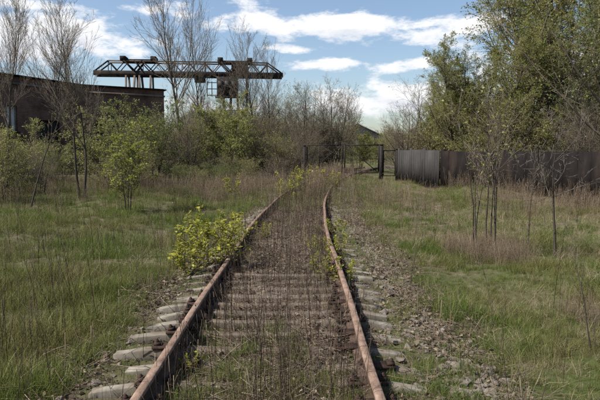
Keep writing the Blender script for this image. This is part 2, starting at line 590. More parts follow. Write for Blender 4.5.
# ------------------------------------------------------------------ scattering (geometry nodes, for what nobody could count)
def scatter(name, protos, pts, rotz, scale, index, tilt=None, parent=None):
    """one object that instances the prototype meshes on its points"""
    n = len(pts)
    me = bpy.data.meshes.new(name)
    me.vertices.add(n)
    me.vertices.foreach_set('co', np.asarray(pts, np.float32).ravel())
    rot = np.zeros((n, 3), np.float32)
    rot[:, 2] = rotz
    if tilt is not None:
        rot[:, :2] = tilt
    a = me.attributes.new('rot', 'FLOAT_VECTOR', 'POINT'); a.data.foreach_set('vector', rot.ravel())
    sc = np.asarray(scale, np.float32)
    if sc.ndim == 1:
        sc = np.repeat(sc[:, None], 3, 1)
    a = me.attributes.new('scl', 'FLOAT_VECTOR', 'POINT'); a.data.foreach_set('vector', sc.ravel())
    a = me.attributes.new('idx', 'INT', 'POINT'); a.data.foreach_set('value', np.asarray(index, np.int32))
    me.update()
    for p in protos:
        for mm in p.materials:
            if mm.name not in [x.name for x in me.materials]:
                me.materials.append(mm)
    o = link(name, me, parent)
    ng = bpy.data.node_groups.new(name + '_scatter', 'GeometryNodeTree')
    ng.interface.new_socket('Geometry', in_out='INPUT', socket_type='NodeSocketGeometry')
    ng.interface.new_socket('Geometry', in_out='OUTPUT', socket_type='NodeSocketGeometry')
    N, L = ng.nodes.new, ng.links.new
    gi, go = N('NodeGroupInput'), N('NodeGroupOutput')
    g2i = N('GeometryNodeGeometryToInstance')
    for k, p in reversed(list(enumerate(protos))):
        po = bpy.data.objects.new(name + '_kind', p)        # never linked to the scene: only instanced
        oi = N('GeometryNodeObjectInfo')
        oi.inputs['Object'].default_value = po
        L(oi.outputs['Geometry'], g2i.inputs[0])
    iop = N('GeometryNodeInstanceOnPoints')
    iop.inputs['Pick Instance'].default_value = True

    def attr(nm, ty):
        t = N('GeometryNodeInputNamedAttribute')
        t.data_type = ty
        t.inputs['Name'].default_value = nm
        return [s for s in t.outputs if s.enabled][0]
    L(gi.outputs[0], iop.inputs['Points'])
    L(g2i.outputs[0], iop.inputs['Instance'])
    L(attr('idx', 'INT'), iop.inputs['Instance Index'])
    e2r = N('FunctionNodeEulerToRotation')
    L(attr('rot', 'FLOAT_VECTOR'), e2r.inputs[0])
    L(e2r.outputs[0], iop.inputs['Rotation'])
    L(attr('scl', 'FLOAT_VECTOR'), iop.inputs['Scale'])
    L(iop.outputs[0], go.inputs[0])
    md = o.modifiers.new('scatter', 'NODES')
    md.node_group = ng
    return o


def blades(n, hmin, hmax, w, spreadr, bend, seg=3, r=None, lean=.15):
    """a tuft of tapering bent blades -> V, Q, T"""
    r = r or rng
    a = r.uniform(0, 2 * np.pi, n)
    d = spreadr * np.sqrt(r.uniform(0, 1, n))
    base = np.stack([d * np.cos(a), d * np.sin(a), np.full(n, -.02)], -1)
    az = r.uniform(0, 2 * np.pi, n)
    out = np.stack([np.cos(az), np.sin(az), np.zeros(n)], -1)
    side = np.stack([-np.sin(az), np.cos(az), np.zeros(n)], -1)
    fa = r.uniform(0, 2 * np.pi, n)
    side = nrm(side * np.cos(fa)[:, None] + out * np.sin(fa)[:, None])
    H = r.uniform(hmin, hmax, n)
    bd = r.uniform(.1, 1, n) * bend
    ln = r.normal(0, lean, n)
    V = []
    for s in range(seg + 1):
        t = s / seg
        c = base + out * ((bd * t * t + ln * t) * H)[:, None] + np.array([0, 0, 1.]) * (H * (t - .35 * bd * t * t))[:, None]
        ww = w * (1 - t ** 1.5) * r.uniform(.7, 1.2, n) / 2
        if s < seg:
            V += [c - side * ww[:, None], c + side * ww[:, None]]
        else:
            V += [c]
    V = np.stack(V, 1)                       # n, 2*seg+1, 3
    k = V.shape[1]
    off = np.arange(n)[:, None] * k
    Q = np.concatenate([off + np.array([[2 * s, 2 * s + 1, 2 * s + 3, 2 * s + 2]]) for s in range(seg - 1)])
    T = off + np.array([[2 * seg - 2, 2 * seg - 1, 2 * seg]])
    return V.reshape(-1, 3), Q, T


def tuft_mesh(name, mat, specs):
    b = MB()
    for sp in specs:
        b.add(*blades(*sp))
    return b.mesh(name, mat)


grass_protos = []
for k in range(6):
    h = (.17, .24, .13, .30, .20, .36)[k]
    grass_protos.append(tuft_mesh('grass_tuft', M['grass'], [(38, h * .4, h, .0065, .11, .75, 3, None, .25)]))
straw_protos = []
for k in range(5):
    h = (.18, .28, .40, .22, .5)[k]
    straw_protos.append(tuft_mesh('straw_tuft', M['straw'], [(24, h * .35, h, .0038, .10, 1.25, 3, None, .5)]))


def weed_mesh(name, mat, n, h0, h1, spreadr, fork=4, rad=.0026, leany=.06):
    """dead upright stems with short side twigs"""
    b = MB()
    a = rng.uniform(0, 6.28, n); d = spreadr * np.sqrt(rng.uniform(0, 1, n))
    P0 = np.stack([d * np.cos(a), d * np.sin(a), np.full(n, -.03)], -1)
    D = nrm(np.stack([rng.normal(0, leany, n), rng.normal(0, leany, n), np.ones(n)], -1))
    Ln = rng.uniform(h0, h1, n)
    P, T = grow(P0, D, Ln, 5, .05, .03)
    Rr = rad * np.linspace(1, .45, 5)[None] * rng.uniform(.7, 1.3, n)[:, None]
    b.add(*tubes(P, Rr, 3))
    if fork:
        p, d, l, r = sprout(P, T, Rr, Ln, fork, .45, .98, R(35), .3, .16, .08)
        P2, T2 = grow(p, d, l, 3, .08, .1)
        b.add(*tubes(P2, np.maximum(r[:, None] * .6, .0012) * np.linspace(1, .6, 3)[None], 3))
        # dried heads
        hd = P2[:, -1]
        V, Q = leaf_quads(hd, nrm(rng.normal(0, 1, hd.shape) + [0, 0, .6]), rng.uniform(.008, .022, len(hd)), .5)
        b.add(V, Q)
    return b.mesh(name, mat)


# ---- growth used by weeds, shrubs and trees
def grow(P0, D0, Ln, n, wob, trop, droop=0.):
    Mb = len(P0)
    P = np.empty((Mb, n, 3)); T = np.empty((Mb, n, 3))
    d = nrm(np.asarray(D0, float)); p = np.asarray(P0, float).copy()
    P[:, 0] = p; T[:, 0] = d
    step = (np.asarray(Ln) / (n - 1))[:, None]
    for k in range(1, n):
        d = d + rng.normal(0, wob, (Mb, 3))
        d[:, 2] += trop - droop * (k / n)
        d = nrm(d)
        p = p + d * step
        P[:, k] = p; T[:, k] = d
    return P, T


def sprout(P, T, Rr, Ln, nc, t0, t1, ang, angj, lr, lrj, fall=.55, up=0.):
    """nc side shoots on each path: start points, directions, lengths, radii"""
    Mb, n, _ = P.shape
    t = t0 + (t1 - t0) * (np.arange(nc)[None] + rng.uniform(0, 1, (Mb, nc))) / nc
    f = np.clip(t * (n - 1), 0, n - 1.001)
    i = f.astype(int); fr = (f - i)[..., None]
    rows = np.arange(Mb)[:, None]
    p = P[rows, i] * (1 - fr) + P[rows, i + 1] * fr
    d = nrm(T[rows, i] * (1 - fr) + T[rows, i + 1] * fr)
    r = Rr[rows, i] * (1 - fr[..., 0]) + Rr[rows, i + 1] * fr[..., 0]
    ref = nrm(rng.normal(0, 1, d.shape))
    u = nrm(np.cross(d, ref))
    an = ang + rng.normal(0, angj, t.shape) * ang
    dd = d * np.cos(an)[..., None] + u * np.sin(an)[..., None]
    dd[..., 2] += up
    l = np.asarray(Ln)[:, None] * (lr + rng.normal(0, lrj, t.shape)) * (1 - fall * (t - t0) / max(t1 - t0, 1e-6))
    l = np.maximum(l, .12 * lr * np.asarray(Ln)[:, None])
    return p.reshape(-1, 3), nrm(dd).reshape(-1, 3), l.ravel(), (r * .5).ravel()


def leaf_quads(p, d, size, wr=.55):
    """one diamond leaf at each point, pointing along d"""
    n = len(p)
    side = nrm(np.cross(d, nrm(rng.normal(0, 1, (n, 3)))))
    s = np.asarray(size)[:, None]
    V = np.stack([p, p + d * s * .5 + side * s * wr / 2, p + d * s, p + d * s * .5 - side * s * wr / 2], 1)
    return V.reshape(-1, 3), np.arange(4 * n).reshape(-1, 4)


def leaf_broad(p, d, size):
    """broad folded leaves of two halves with a toothed outline, blade turned towards the sky"""
    n = len(p)
    d = nrm(d * np.array([1, 1, .5]))
    side = nrm(np.cross(d, np.array([0, 0, 1.])) + rng.normal(0, .25, (n, 3)))
    up = np.cross(side, d)
    s = np.asarray(size)[:, None]
    pts = [(0, 0, 0), (.25, .34, .05), (.42, .2, .02), (.62, .42, .07), (.72, .16, .0), (1, 0, -.12), (.72, -.16, .0), (.62, -.42, .07), (.42, -.2, .02), (.25, -.34, .05)]
    V = np.stack([p + s * (a * d + b * side + c * up) for a, b, c in pts], 1)
    k = np.arange(n)[:, None] * 10
    Q = np.concatenate([k + np.array([[0, 1, 2, 8]]), k + np.array([[0, 8, 9, 0]])[:, [0, 1, 2, 3]]]) if False else k + np.array([[2, 4, 6, 8]])
    T = np.concatenate([k + np.array([x]) for x in ([0, 1, 2], [0, 2, 8], [0, 8, 9], [2, 3, 4], [8, 6, 7], [4, 5, 6])])
    return V.reshape(-1, 3), Q, T


def weed_patch(protos):
    return protos


stalk_protos = [weed_mesh('weed_stalk', M['stalk'], 2, .35, .75, .10, 2, .003, .04), weed_mesh('weed_stalk', M['stalk'], 2, .55, 1.0, .07, 3, .0032, .04),
                weed_mesh('weed_stalk', M['stalk'], 3, .25, .6, .14, 0, .0028, .04), weed_mesh('weed_stalk', M['stalk'], 1, .7, 1.1, .02, 7, .0036, .03),
                weed_mesh('weed_stalk', M['stalk'], 3, .4, .85, .16, 0, .003, .04)]
red_protos = [weed_mesh('weed_stalk', M['stalk_red'], 10, .5, 1.1, .3, 6, .004, .12), weed_mesh('weed_stalk', M['stalk_red'], 14, .3, .8, .35, 5, .0035, .2),
              weed_mesh('weed_stalk', M['stalk_red'], 8, .7, 1.3, .25, 7, .0045, .1)]


def sample(n, y0, y1, xm, power=1.0, margin=1.5):
    """points in the view wedge plus a margin, denser towards the camera when power > 1"""
    u = rng.uniform(0, 1, n)
    y = y0 + (y1 - y0) * u ** power
    half = .54 * y + margin
    x = rng.uniform(-1, 1, n) * half
    return x, y


def vnoise(x, y, k, seed):
    r = np.random.default_rng(seed)
    z = 0
    for j in range(7):
        a, b, ph = r.normal(0, 1), r.normal(0, 1), r.uniform(0, 6.28)
        z = z + np.sin(k * (a * x + b * y) + ph)
    return z / 3.0


def put(name, protos, x, y, smin, smax, label, cat, tilt=.12, zoff=0., hs=None):
    n = len(x)
    pts = np.stack([x, y, top_z(x, y) + zoff], -1)
    s = rng.uniform(smin, smax, n)
    if hs is not None:
        s = s * hs
    o = scatter(name, protos, pts, rng.uniform(0, 6.28, n), s, rng.integers(0, len(protos), n), rng.normal(0, tilt, (n, 2)))
    return stuff(o, label, cat)


def meadow():
    # --- green grass
    x, y = sample(46000, 1.6, 36, 0, 1.35, 2.0)
    lat = x - cx(y)
    g = vnoise(x, y, 1.1, 3) + .6 * vnoise(x, y, 3.1, 5)
    onbed = (lat > -1.5) & (lat < 1.8)
    p = np.where(lat < 0, .80 + .33 * g, .68 + .45 * g)
    p = np.where((lat > 1.75) & (lat < 3.0), .82 + .25 * g, p)                        # green verge along the ballast
    inside = np.abs(lat) < .75
    p = np.where(onbed, .10 + .08 * g, p)
    p = np.where(inside, .07 + .10 * g, p)
    p = np.where((np.abs(lat) < 1.9) & (y < 5.0), .35 + .5 * (4.9 - y) + .3 * g, p)   # grass taking the nearest bay
    p = np.where((lat > .9) & (lat < 1.9) & (y < 4.3), .8, p)
    p = np.where((lat < -.95) & (lat > -1.55) & (y > 2.8) & (y < 9), .07, p)
    keep = rng.uniform(0, 1, len(x)) < p
    x, y, lat = x[keep], y[keep], lat[keep]
    n = 520                                                                          # the nearest bay is overgrown
    y2 = 2.7 + 2.3 * rng.uniform(0, 1, n) ** 1.2; l2 = rng.uniform(-.72, 1.75, n)
    k2 = (np.abs(l2 - .796) > .06) & (rng.uniform(0, 1, n) < 1.15 - sstep(3.5, 5.0, y2) + .35 * vnoise(l2, y2, 2.2, 61))
    x, y, lat = np.concatenate([x, (cx(y2) + l2)[k2]]), np.concatenate([y, y2[k2]]), np.concatenate([lat, l2[k2]])
    hs = np.where(lat < -1.5, .95, .72) * np.where(np.abs(lat) < 1.2, .8, 1.0)
    hs = hs * (1 + np.clip(y - 12, 0, 30) * .012) * np.clip(.85 + .45 * vnoise(x, y, 2.4, 51), .45, 1.6)
    put('grass', grass_protos, x, y, .65, 1.25, 'short green grass growing in patches on both sides of the track', 'grass', .16, 0, hs)
    # --- straw
    x, y = sample(26000, 1.6, 36, 0, 1.35, 2.0)
    lat = x - cx(y)
    g = vnoise(x, y, .9, 13) + .6 * vnoise(x, y, 2.6, 15)
    p = np.where(lat > 1.9, .52 + .42 * g, .26 + .30 * g)
    p = np.where((lat > -1.6) & (lat < 1.8), .17 + .1 * g, p)
    p = np.where((lat < -.95) & (lat > -1.6) & (y < 9), .10, p)
    keep = rng.uniform(0, 1, len(x)) < p
    x, y = x[keep], y[keep]
    put('dry_grass', straw_protos, x, y, .45, 1.0, 'pale dry bent grass blades among the green', 'dry grass', .3, 0, np.where(y < 9, .72, 1 + np.clip(y - 12, 0, 30) * .006))
    # --- dead stalks between the rails
    n = 2200
    y = 2.9 + 24 * rng.uniform(0, 1, n) ** 1.25
    lat = rng.uniform(-.66, .66, n)
    lat = np.where(rng.uniform(0, 1, n) < .12, rng.uniform(-1.3, 1.9, n), lat)
    keep = (np.abs(np.abs(lat) - .796) > .07) & (rng.uniform(0, 1, n) < .62 + .3 * vnoise(lat * 2, y, 1.2, 21))
    x, y = (cx(y) + lat)[keep], y[keep]
    put('dead_stalks', stalk_protos, x, y, .38, .92, 'thin dark dead weed stalks standing between the two rails', 'weeds', np.where(rng.uniform(0, 1, (len(x), 1)) < .15, .4, .07))
    # --- the far track disappears in taller weeds
    n = 2000
    y = rng.uniform(15, 40, n); lat = rng.normal(.1, .95, n)
    keep = rng.uniform(0, 1, n) < sstep(15, 20, y)
    x, y = (cx(y) + lat)[keep], y[keep]
    put('tall_far_weeds', stalk_protos[:2] + [red_protos[0]] + grass_protos[3:6] + grass_protos[3:6] + straw_protos[2:3], x, y, .75, 1.25, 'taller mixed weeds swallowing the far part of the track before the gate', 'weeds', .1)
    # --- tufts against the rails
    n = 900
    y = 2.6 + 14 * rng.uniform(0, 1, n) ** 1.2
    sd = rng.choice([-1, 1], n)
    lat = sd * .796 + rng.choice([-1, -1, 1], n) * sd * rng.uniform(.09, .22, n)
    keep = rng.uniform(0, 1, n) < .55 + .45 * vnoise(lat, y, 1.6, 41)
    x, y = (cx(y) + lat)[keep], y[keep]
    put('rail_side_tufts', grass_protos[:3] + straw_protos[:2] + stalk_protos[2:3], x, y, .4, .8, 'small tufts of grass and dead weeds growing against the rails', 'grass', .25)
    # --- dead stalks in the meadow
    x, y = sample(5200, 3.2, 34, 0, 1.2, 2.0)
    lat = x - cx(y)
    g = vnoise(x, y, .8, 33)
    p = np.where(lat < -1.6, .75 + .5 * g, np.where(lat > 2.4, .15 + .22 * g, .02))
    keep = rng.uniform(0, 1, len(x)) < p
    x, y = x[keep], y[keep]
    put('meadow_stalks', stalk_protos, x, y, .5, 1.15, 'thin brown dead weed stalks scattered through the meadow grass', 'weeds', .09)
    # --- reddish weed thickets: before the left wood, at the sapling clump, along the fence
    xs_, ys_ = [], []
    for (px, d, rx, ry, n) in ((205, 29, 3.2, 4.5, 330), (60, 27, 5, 4, 170), (130, 34, 5, 4, 160), (485, 10.4, .8, .9, 230), (505, 9.4, .5, .5, 40), (410, 19, 1.2, 3, 50),
                               (560, 18, 3, 3, 130), (595, 6.2, .25, .4, 24), (230, 25, 1.5, 4, 90), (300, 33, 3, 3, 60), (10, 21, 3, 3, 60), (470, 26.6, 1.3, .8, 40), (520, 23, 1.2, .8, 40), (580, 19.5, 1.0, .8, 40)):
        a = rng.uniform(0, 6.28, n); r = np.sqrt(rng.uniform(0, 1, n))
        xs_.append((px - 300) * d / F_PX + rx * r * np.cos(a)); ys_.append(d + ry * r * np.sin(a))
    x, y = np.concatenate(xs_), np.concatenate(ys_)
    near = np.where(y < 13, .45, .85)
    put('brown_weeds', red_protos, x, y, .55, 1.05, 'reddish brown dead weeds in tangled patches', 'weeds', .14, 0, near)
    # --- litter
    lit = []
    for k in range(4):
        n = 26
        b = MB()
        a = rng.uniform(0, 6.28, n); d = .2 * np.sqrt(rng.uniform(0, 1, n))
        p = np.stack([d * np.cos(a), d * np.sin(a), rng.uniform(.004, .03, n)], -1)
        dr = nrm(rng.normal(0, 1, (n, 3)) * [1, 1, .25])
        b.add(*leaf_quads(p, dr, rng.uniform(.02, .06, n), .6))
        m2 = 9
        p = np.stack([rng.uniform(-.2, .2, m2), rng.uniform(-.2, .2, m2), rng.uniform(.005, .04, m2)], -1)
        P, T = grow(p, nrm(rng.normal(0, 1, (m2, 3)) * [1, 1, .15]), rng.uniform(.08, .3, m2), 3, .15, 0)
        b.add(*tubes(P, np.full((m2, 3), .0024), 3))
        lit.append(b.mesh('litter_patch', M['litter']))
    n = 2100
    y = 2.5 + 20 * rng.uniform(0, 1, n) ** 1.3
    lat = rng.uniform(-1.8, 2.0, n)
    k3 = (np.abs(np.abs(lat) - 1.1) > .28) | (rng.uniform(0, 1, n) < .25)
    y, lat = y[k3], lat[k3]
    put('leaf_litter', lit, cx(y) + lat, y, .6, 1.3, 'dry leaves and broken twigs littering the track bed', 'litter', .05)


meadow()

# ------------------------------------------------------------------ ballast stones
def rock_mesh(name, mat, seed):
    r = np.random.default_rng(seed)
    import bmesh
    bm = bmesh.new()
    pts = nrm(r.normal(0, 1, (13, 3))) * r.uniform(.75, 1.1, (13, 1)) * np.array([.5, .42, .28])
    for p in pts:
        bm.verts.new(p)
    bmesh.ops.convex_hull(bm, input=list(bm.verts))
    bmesh.ops.delete(bm, geom=[v for v in bm.verts if not v.link_faces], context='VERTS')
    me = bpy.data.meshes.new(name)
    bm.to_mesh(me); bm.free()
    me.materials.append(mat)
    return me


rocks = [rock_mesh('stone', M['stone'], 100 + k) for k in range(9)]
n = 9000
y = 2.6 + 26 * rng.uniform(0, 1, n) ** 1.35
lat = np.where(rng.uniform(0, 1, n) < .62, rng.normal(1.5, .24, n), rng.uniform(-1.7, 1.5, n))
keep = (lat > -1.8) & (lat < 2.05) & ((np.abs(np.abs(lat) - 1.1) > .28) | (rng.uniform(0, 1, n) < .35))
lat, y = lat[keep], y[keep]
x = cx(y) + lat
s = np.exp(rng.normal(math.log(.042), .35, len(x)))
fine = scatter('fine_ballast', rocks, np.stack([x, y, top_z(x, y) + s * .05], -1), rng.uniform(0, 6.28, len(x)), s, rng.integers(0, len(rocks), len(x)), rng.normal(0, .5, (len(x), 2)), parent=ballast_bed)
fine['kind'] = 'stuff'
cnt = 0
while cnt < 280:
    yy = 2.9 + 6.5 * random.random() ** 1.2
    la = random.gauss(1.52, .2)
    if random.random() < .12:
        la = random.uniform(-1.55, -1.0)
    if not (-1.9 < la < 2.0) or abs(la - .8) < .2:
        continue
    # heap of bigger lumps on the right
    if random.random() < .35:
        la = random.gauss(1.62, .16); yy = random.gauss(4.4, .6)
        if yy < 2.9 or la < 1.3 or la > 2.0:
            continue
    xx = float(cx(yy)) + la
    sz = random.uniform(.06, .135)
    o = link('stone', rocks[cnt % len(rocks)], ballast_bed, (xx, yy, float(top_z(xx, yy)) + sz * random.uniform(.02, .16)),
             (random.gauss(0, .35), random.gauss(0, .35), random.uniform(0, 6.28)), (sz * random.uniform(.8, 1.25), sz, sz * random.uniform(.7, 1.1)))
    cnt += 1


# ------------------------------------------------------------------ railway track
track = link('railway_track', None, loc=(float(cx(4)), 4, 0))
tag(track, 'rusty disused railway track on weathered concrete sleepers, running away between dead weeds', 'railway track')
T0 = Vector(track.location)


def sleeper_mesh(seed):
    r = np.random.default_rng(seed)
    # stations along the length: half width bottom, half width top, top height
    st = [(-1.275, .056, .045, -.001), (-1.272, .056, .047, 0), (-1.15, .056, .047, 0), (-1.0, .056, .047, 0), (-.62, .056, .047, -.002), (-.45, .056, .046, -.012), (0, .056, .046, -.018),
          (.45, .056, .046, -.012), (.62, .056, .047, -.002), (1.0, .056, .047, 0), (1.15, .056, .047, 0), (1.272, .056, .047, 0), (1.275, .056, .045, -.001)]
    st = [(x, wb, wt, z - .15 * max(0, abs(x) - .9)) for x, wb, wt, z in st]          # the ends slope down and away
    cut = r.uniform(-.04, .06, 2)                                                          # ends crumbled to different lengths
    st = [((x + cut[0] * (x < -1.1) - cut[1] * (x > 1.1)), wb, wt, z) for x, wb, wt, z in st]
    V = []
    for x, wb, wt, z in st:
        j = lambda s: r.normal(0, s)
        V += [(x + j(.004), -wb, -.2), (x + j(.004), wb, -.2), (x + j(.005), wt + .004 + j(.001), z - .005 + j(.001)), (x + j(.004), wt + j(.002), z + j(.002)),
              (x + j(.004), -wt + j(.002), z + j(.002)), (x + j(.005), -wt - .004 + j(.001), z - .005 + j(.001))]
    if r.random() < .3:                               # a broken corner
        c = int(r.integers(0, 2)) * 72
        for k in (3, 2):
            a, b, z = V[c + k]
            V[c + k] = (a * .97, b * .75, z - .02)
    n = len(st)
    Q = []
    for i in range(n - 1):
        for k in range(6):
            a, b = i * 6 + k, i * 6 + (k + 1) % 6
            Q.append((a, b, b + 6, a + 6))
    T = []
    for k in range(1, 5):
        T += [(0, k + 1, k), ((n - 1) * 6, (n - 1) * 6 + k, (n - 1) * 6 + k + 1)]
    return mk_mesh('sleeper', V, Q, T, M['concrete'])


def fastening_mesh():
    b = MB()
    b.box((-.15, -.06, -.01), (.15, .06, .016))
    for s in (-1, 1):
        b.box((s * .108 - .028, -.038, .016), (s * .108 + .028, .038, .04))
        b.tube([(s * .118, 0, .04), (s * .118, 0, .066)], [.011, .011], 6)
        b.tube([(s * .118, 0, .04), (s * .118, 0, .055)], [.019, .019], 6)
    return b.mesh('rail_fastening', M['rust_dark'])


sl_meshes = [sleeper_mesh(k) for k in range(7)]
fa_mesh = fastening_mesh()
yy = 1.6
k = 0
while yy < 36:
    dx = float(cxd(yy))
    # rises and sinks a little from sleeper to sleeper
    z = random.gauss(.006, .011)
    sl = link('sleeper', sl_meshes[k % 7], track, Vector((float(cx(yy)) + random.gauss(0, .04), yy, z)) - T0,
              (random.gauss(0, .05), random.gauss(0, .006), -math.atan(dx) + random.gauss(0, .028) + (math.pi if k % 2 else 0)))
    for s in (-1, 1):
        link('rail_fastening', fa_mesh, sl, (s * GAUGE / 2, 0, .004))
    yy += random.gauss(.375, .02)
    k += 1

RAIL_Z = -.006
prof = [(-.066, 0), (.066, 0), (.066, .009), (.012, .026), (.0085, .05), (.0085, .115), (.03, .132), (.0325, .137), (.0325, .158), (.024, .166), (-.024, .166), (-.0325, .158),
        (-.0325, .137), (-.03, .132), (-.0085, .115), (-.0085, .05), (-.012, .026), (-.066, .009)]


def rail_piece(side, y0, y1, kink=0.):
    ysr = np.arange(y0, y1 + .01, .25)
    ysr[-1] = y1
    V, Q = [], []
    m = len(prof)
    for i, yv in enumerate(ysr):
        t = math.atan(float(cxd(yv)))
        c = np.array([float(cx(yv)), yv])
        nx, ny = math.cos(t), -math.sin(t)
        off = side * GAUGE / 2 + .007 * math.sin(yv * .9 + side) + .003 * math.sin(yv * 2.1 + 2 * side) + kink * (yv - y0) * (1 if yv - y0 < 1.2 else 0)
        zz = RAIL_Z + .008 * math.sin(yv * .8 + 2 * side)
        for a, b in prof:
            V.append((c[0] + nx * (off + a), c[1] + ny * (off + a), zz + b))
        if i:
            for j in range(m):
                p, q_ = (i - 1) * m + j, (i - 1) * m + (j + 1) % m
                Q.append((p, q_, q_ + m, p + m))
    V = np.array(V) - np.array(T0)
    nlast = (len(ysr) - 1) * m
    T = []
    for j in range(1, m - 1):
        T += [(0, j, j + 1), (nlast, nlast + j + 1, nlast + j)]
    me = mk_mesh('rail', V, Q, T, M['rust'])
    me.materials.append(M['rust_web_shade'])              # web and foot in darker rust, shade below the head painted in
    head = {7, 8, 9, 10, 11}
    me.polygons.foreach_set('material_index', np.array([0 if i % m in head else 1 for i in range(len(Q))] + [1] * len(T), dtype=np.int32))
    return link('rail', me, track)


def fishplate(rail, side, yj):
    b = MB()
    c = float(cx(yj)) + side * GAUGE / 2 + .007 * math.sin(yj * .9 + side) + .003 * math.sin(yj * 2.1 + 2 * side)
    for s in (-1, 1):
        b.box((c + s * .024 - .014, yj - .42, .055), (c + s * .024 + .014, yj + .42, .125))
        for dy in (-.32, -.14, .14, .32):
            b.tube([(c + s * .038, yj + dy, .09), (c + s * .068, yj + dy, .09)], [.017, .017], 6)
    for v in b.V:
        v -= np.array(T0)
    b.build('fishplate', M['rust_dark'], rail)


for side, cuts in ((-1, (-2.5, 9.4, 21.9, 34.4, 56)), (1, (-2.5, 8.1, 20.6, 33.1, 56))):
    for a, b in zip(cuts[:-1], cuts[1:]):
        r_ = rail_piece(side, a, b - .012)
        if 0 < b < 30:
            fishplate(r_, side, b)

# ------------------------------------------------------------------ small things lying about
b = MB()
P = [(-1.95, 3.60, .02), (-1.75, 3.66, .045), (-1.5, 3.70, .05), (-1.28, 3.76, .035)]
w = [(.028, .004), (.04, .012), (.036, .01), (.022, .004)]
V = []
for (p, (a, h)) in zip(P, w):
    for u, v in ((-a, -.004), (a, .0), (a * .9, .006), (0, h), (-a, .004)):
        V.append((p[0], p[1] + u, p[2] + v))
Q = []
for i_ in range(3):
    for j in range(5):
        p0, p1 = i_ * 5 + j, i_ * 5 + (j + 1) % 5
        Q.append((p0, p1, p1 + 5, p0 + 5))
b.add(V, Q, [(0, 1, 2), (0, 2, 3), (0, 3, 4), (15, 17, 16), (15, 18, 17), (15, 19, 18)])
o = b.build('plastic_strip', M['plastic_pale'])
tag(o, 'pale bluish white plastic strip lying on the end of the nearest sleeper at left', 'litter strip')

slab_me = rock_mesh('stone_slab', M['stone_pale'], 77)
for (px, d, sx, sy, sz, lab) in ((523, 3.62, .12, .07, .06, 'pale flat stone in the grass at the bottom edge, right of the ballast'),
                                 (372, 3.74, .09, .06, .05, 'pale stone beside the near end of the right rail'),
                                 (418, 3.70, .16, .08, .06, 'pale flat stone at the bottom end of the ballast heap')):
    X = (px - 300) * (d * .996 + .15) / F_PX
    o = link('stone_slab', slab_me, None, (X, d, float(top_z(X, d)) + .03), (.1, .05, random.uniform(0, 3)), (sx * 2, sy * 2, sz * 2))
    tag(o, lab, 'stone', 'pale stones along the bottom edge')


# ------------------------------------------------------------------ gate and fence
def gx(px, d):
    return (px - 300) * d / F_PX


def leaf_of_gate(x0, y0, x1, y1, brace, label):
    """an open frame of welded bars hinged on a post at (x0, y0)"""
    e = link('gate_leaf', None, loc=(x0, y0, 0))
    tag(e, label, 'gate', 'two leaves of the track gate')
    o = np.array([x0, y0, 0.])
    A, B = np.array([x0, y0, .42]) - o, np.array([x1, y1, .42]) - o
    A2, B2 = A + [0, 0, 1.62], B + [0, 0, 1.62]
    for nm, a, c in (('top_bar', A2, B2), ('bottom_bar', A, B)):
        MB().bar(a, c, .05, .06).build(nm, M['gate'], e)
    for a, c in ((A + [0, 0, .031], A2 - [0, 0, .031]), (B - [0, 0, .03], B2 + [0, 0, .03])):
        MB().bar(a, c, .075, .075, up=(0, 1, 0)).build('stile', M['gate'], e)
    if brace > 0:
        MB().bar(B2 * .93 + A2 * .07 - [0, 0, .06], A * .96 + B * .04 + [0, 0, .06], .035, .045).build('brace', M['gate'], e)
    else:
        MB().bar(A * .93 + B * .07 + [0, 0, .06], B2 * .96 + A2 * .04 - [0, 0, .06], .035, .045).build('brace', M['gate'], e)
    MB().bar((A + A2) / 2, (B + B2) / 2, .02, .02).build('wire', M['gate'], e)
    return e


leaf_of_gate(4.60, 34.0, 2.62, 34.1, 1, 'right gate leaf, open dark bar frame with one diagonal brace beside the square post')
lg = leaf_of_gate(.42, 34.5, 2.48, 34.3, -1, 'left gate leaf, wider dark bar frame closed across the weedy track')
MB().bar((.72, -.07, .46), (.72, -.07, 2.0), .06, .06, up=(0, 1, 0)).build('stile', M['gate'], lg)


def post(x, y, w, h, label, name='gate_post'):
    e = link(name, None, loc=(x, y, 0))
    tag(e, label, 'post', 'posts of the gateway')
    MB().box((-w / 2, -w / 2, -.4), (w / 2, w / 2, h)).build('shaft', M['gate'], e)
    MB().box((-w / 2 - .015, -w / 2 - .015, h), (w / 2 + .015, w / 2 + .015, h + .03)).build('cap', M['gate'], e)
    return e


post(4.75, 34.0, .22, 2.05, 'thick dark square gate post between the open gate leaf and the narrow doorway')
post(5.66, 34.0, .15, 1.80, 'thinner dark post joining the narrow foot gate to the grey fence')
post(.27, 34.5, .14, 2.0, 'leftmost dark gate post, standing in weeds at the end of the wide gate leaf')
e = link('doorway_frame', None, loc=(5.2, 34, 0))
tag(e, 'narrow open foot gate frame between two dark posts', 'gate')
MB().bar((-.33, 0, 1.72), (.38, 0, 1.72), .05, .06).build('top_bar', M['gate'], e)
MB().bar((-.33, 0, .25), (.38, 0, .25), .04, .05).build('bottom_bar', M['gate'], e)
MB().bar((-.31, 0, .28), (-.31, 0, 1.69), .04, .04, up=(0, 1, 0)).build('stile', M['gate'], e)
MB().bar((.36, 0, .28), (.36, 0, 1.69), .04, .04, up=(0, 1, 0)).build('stile', M['gate'], e)

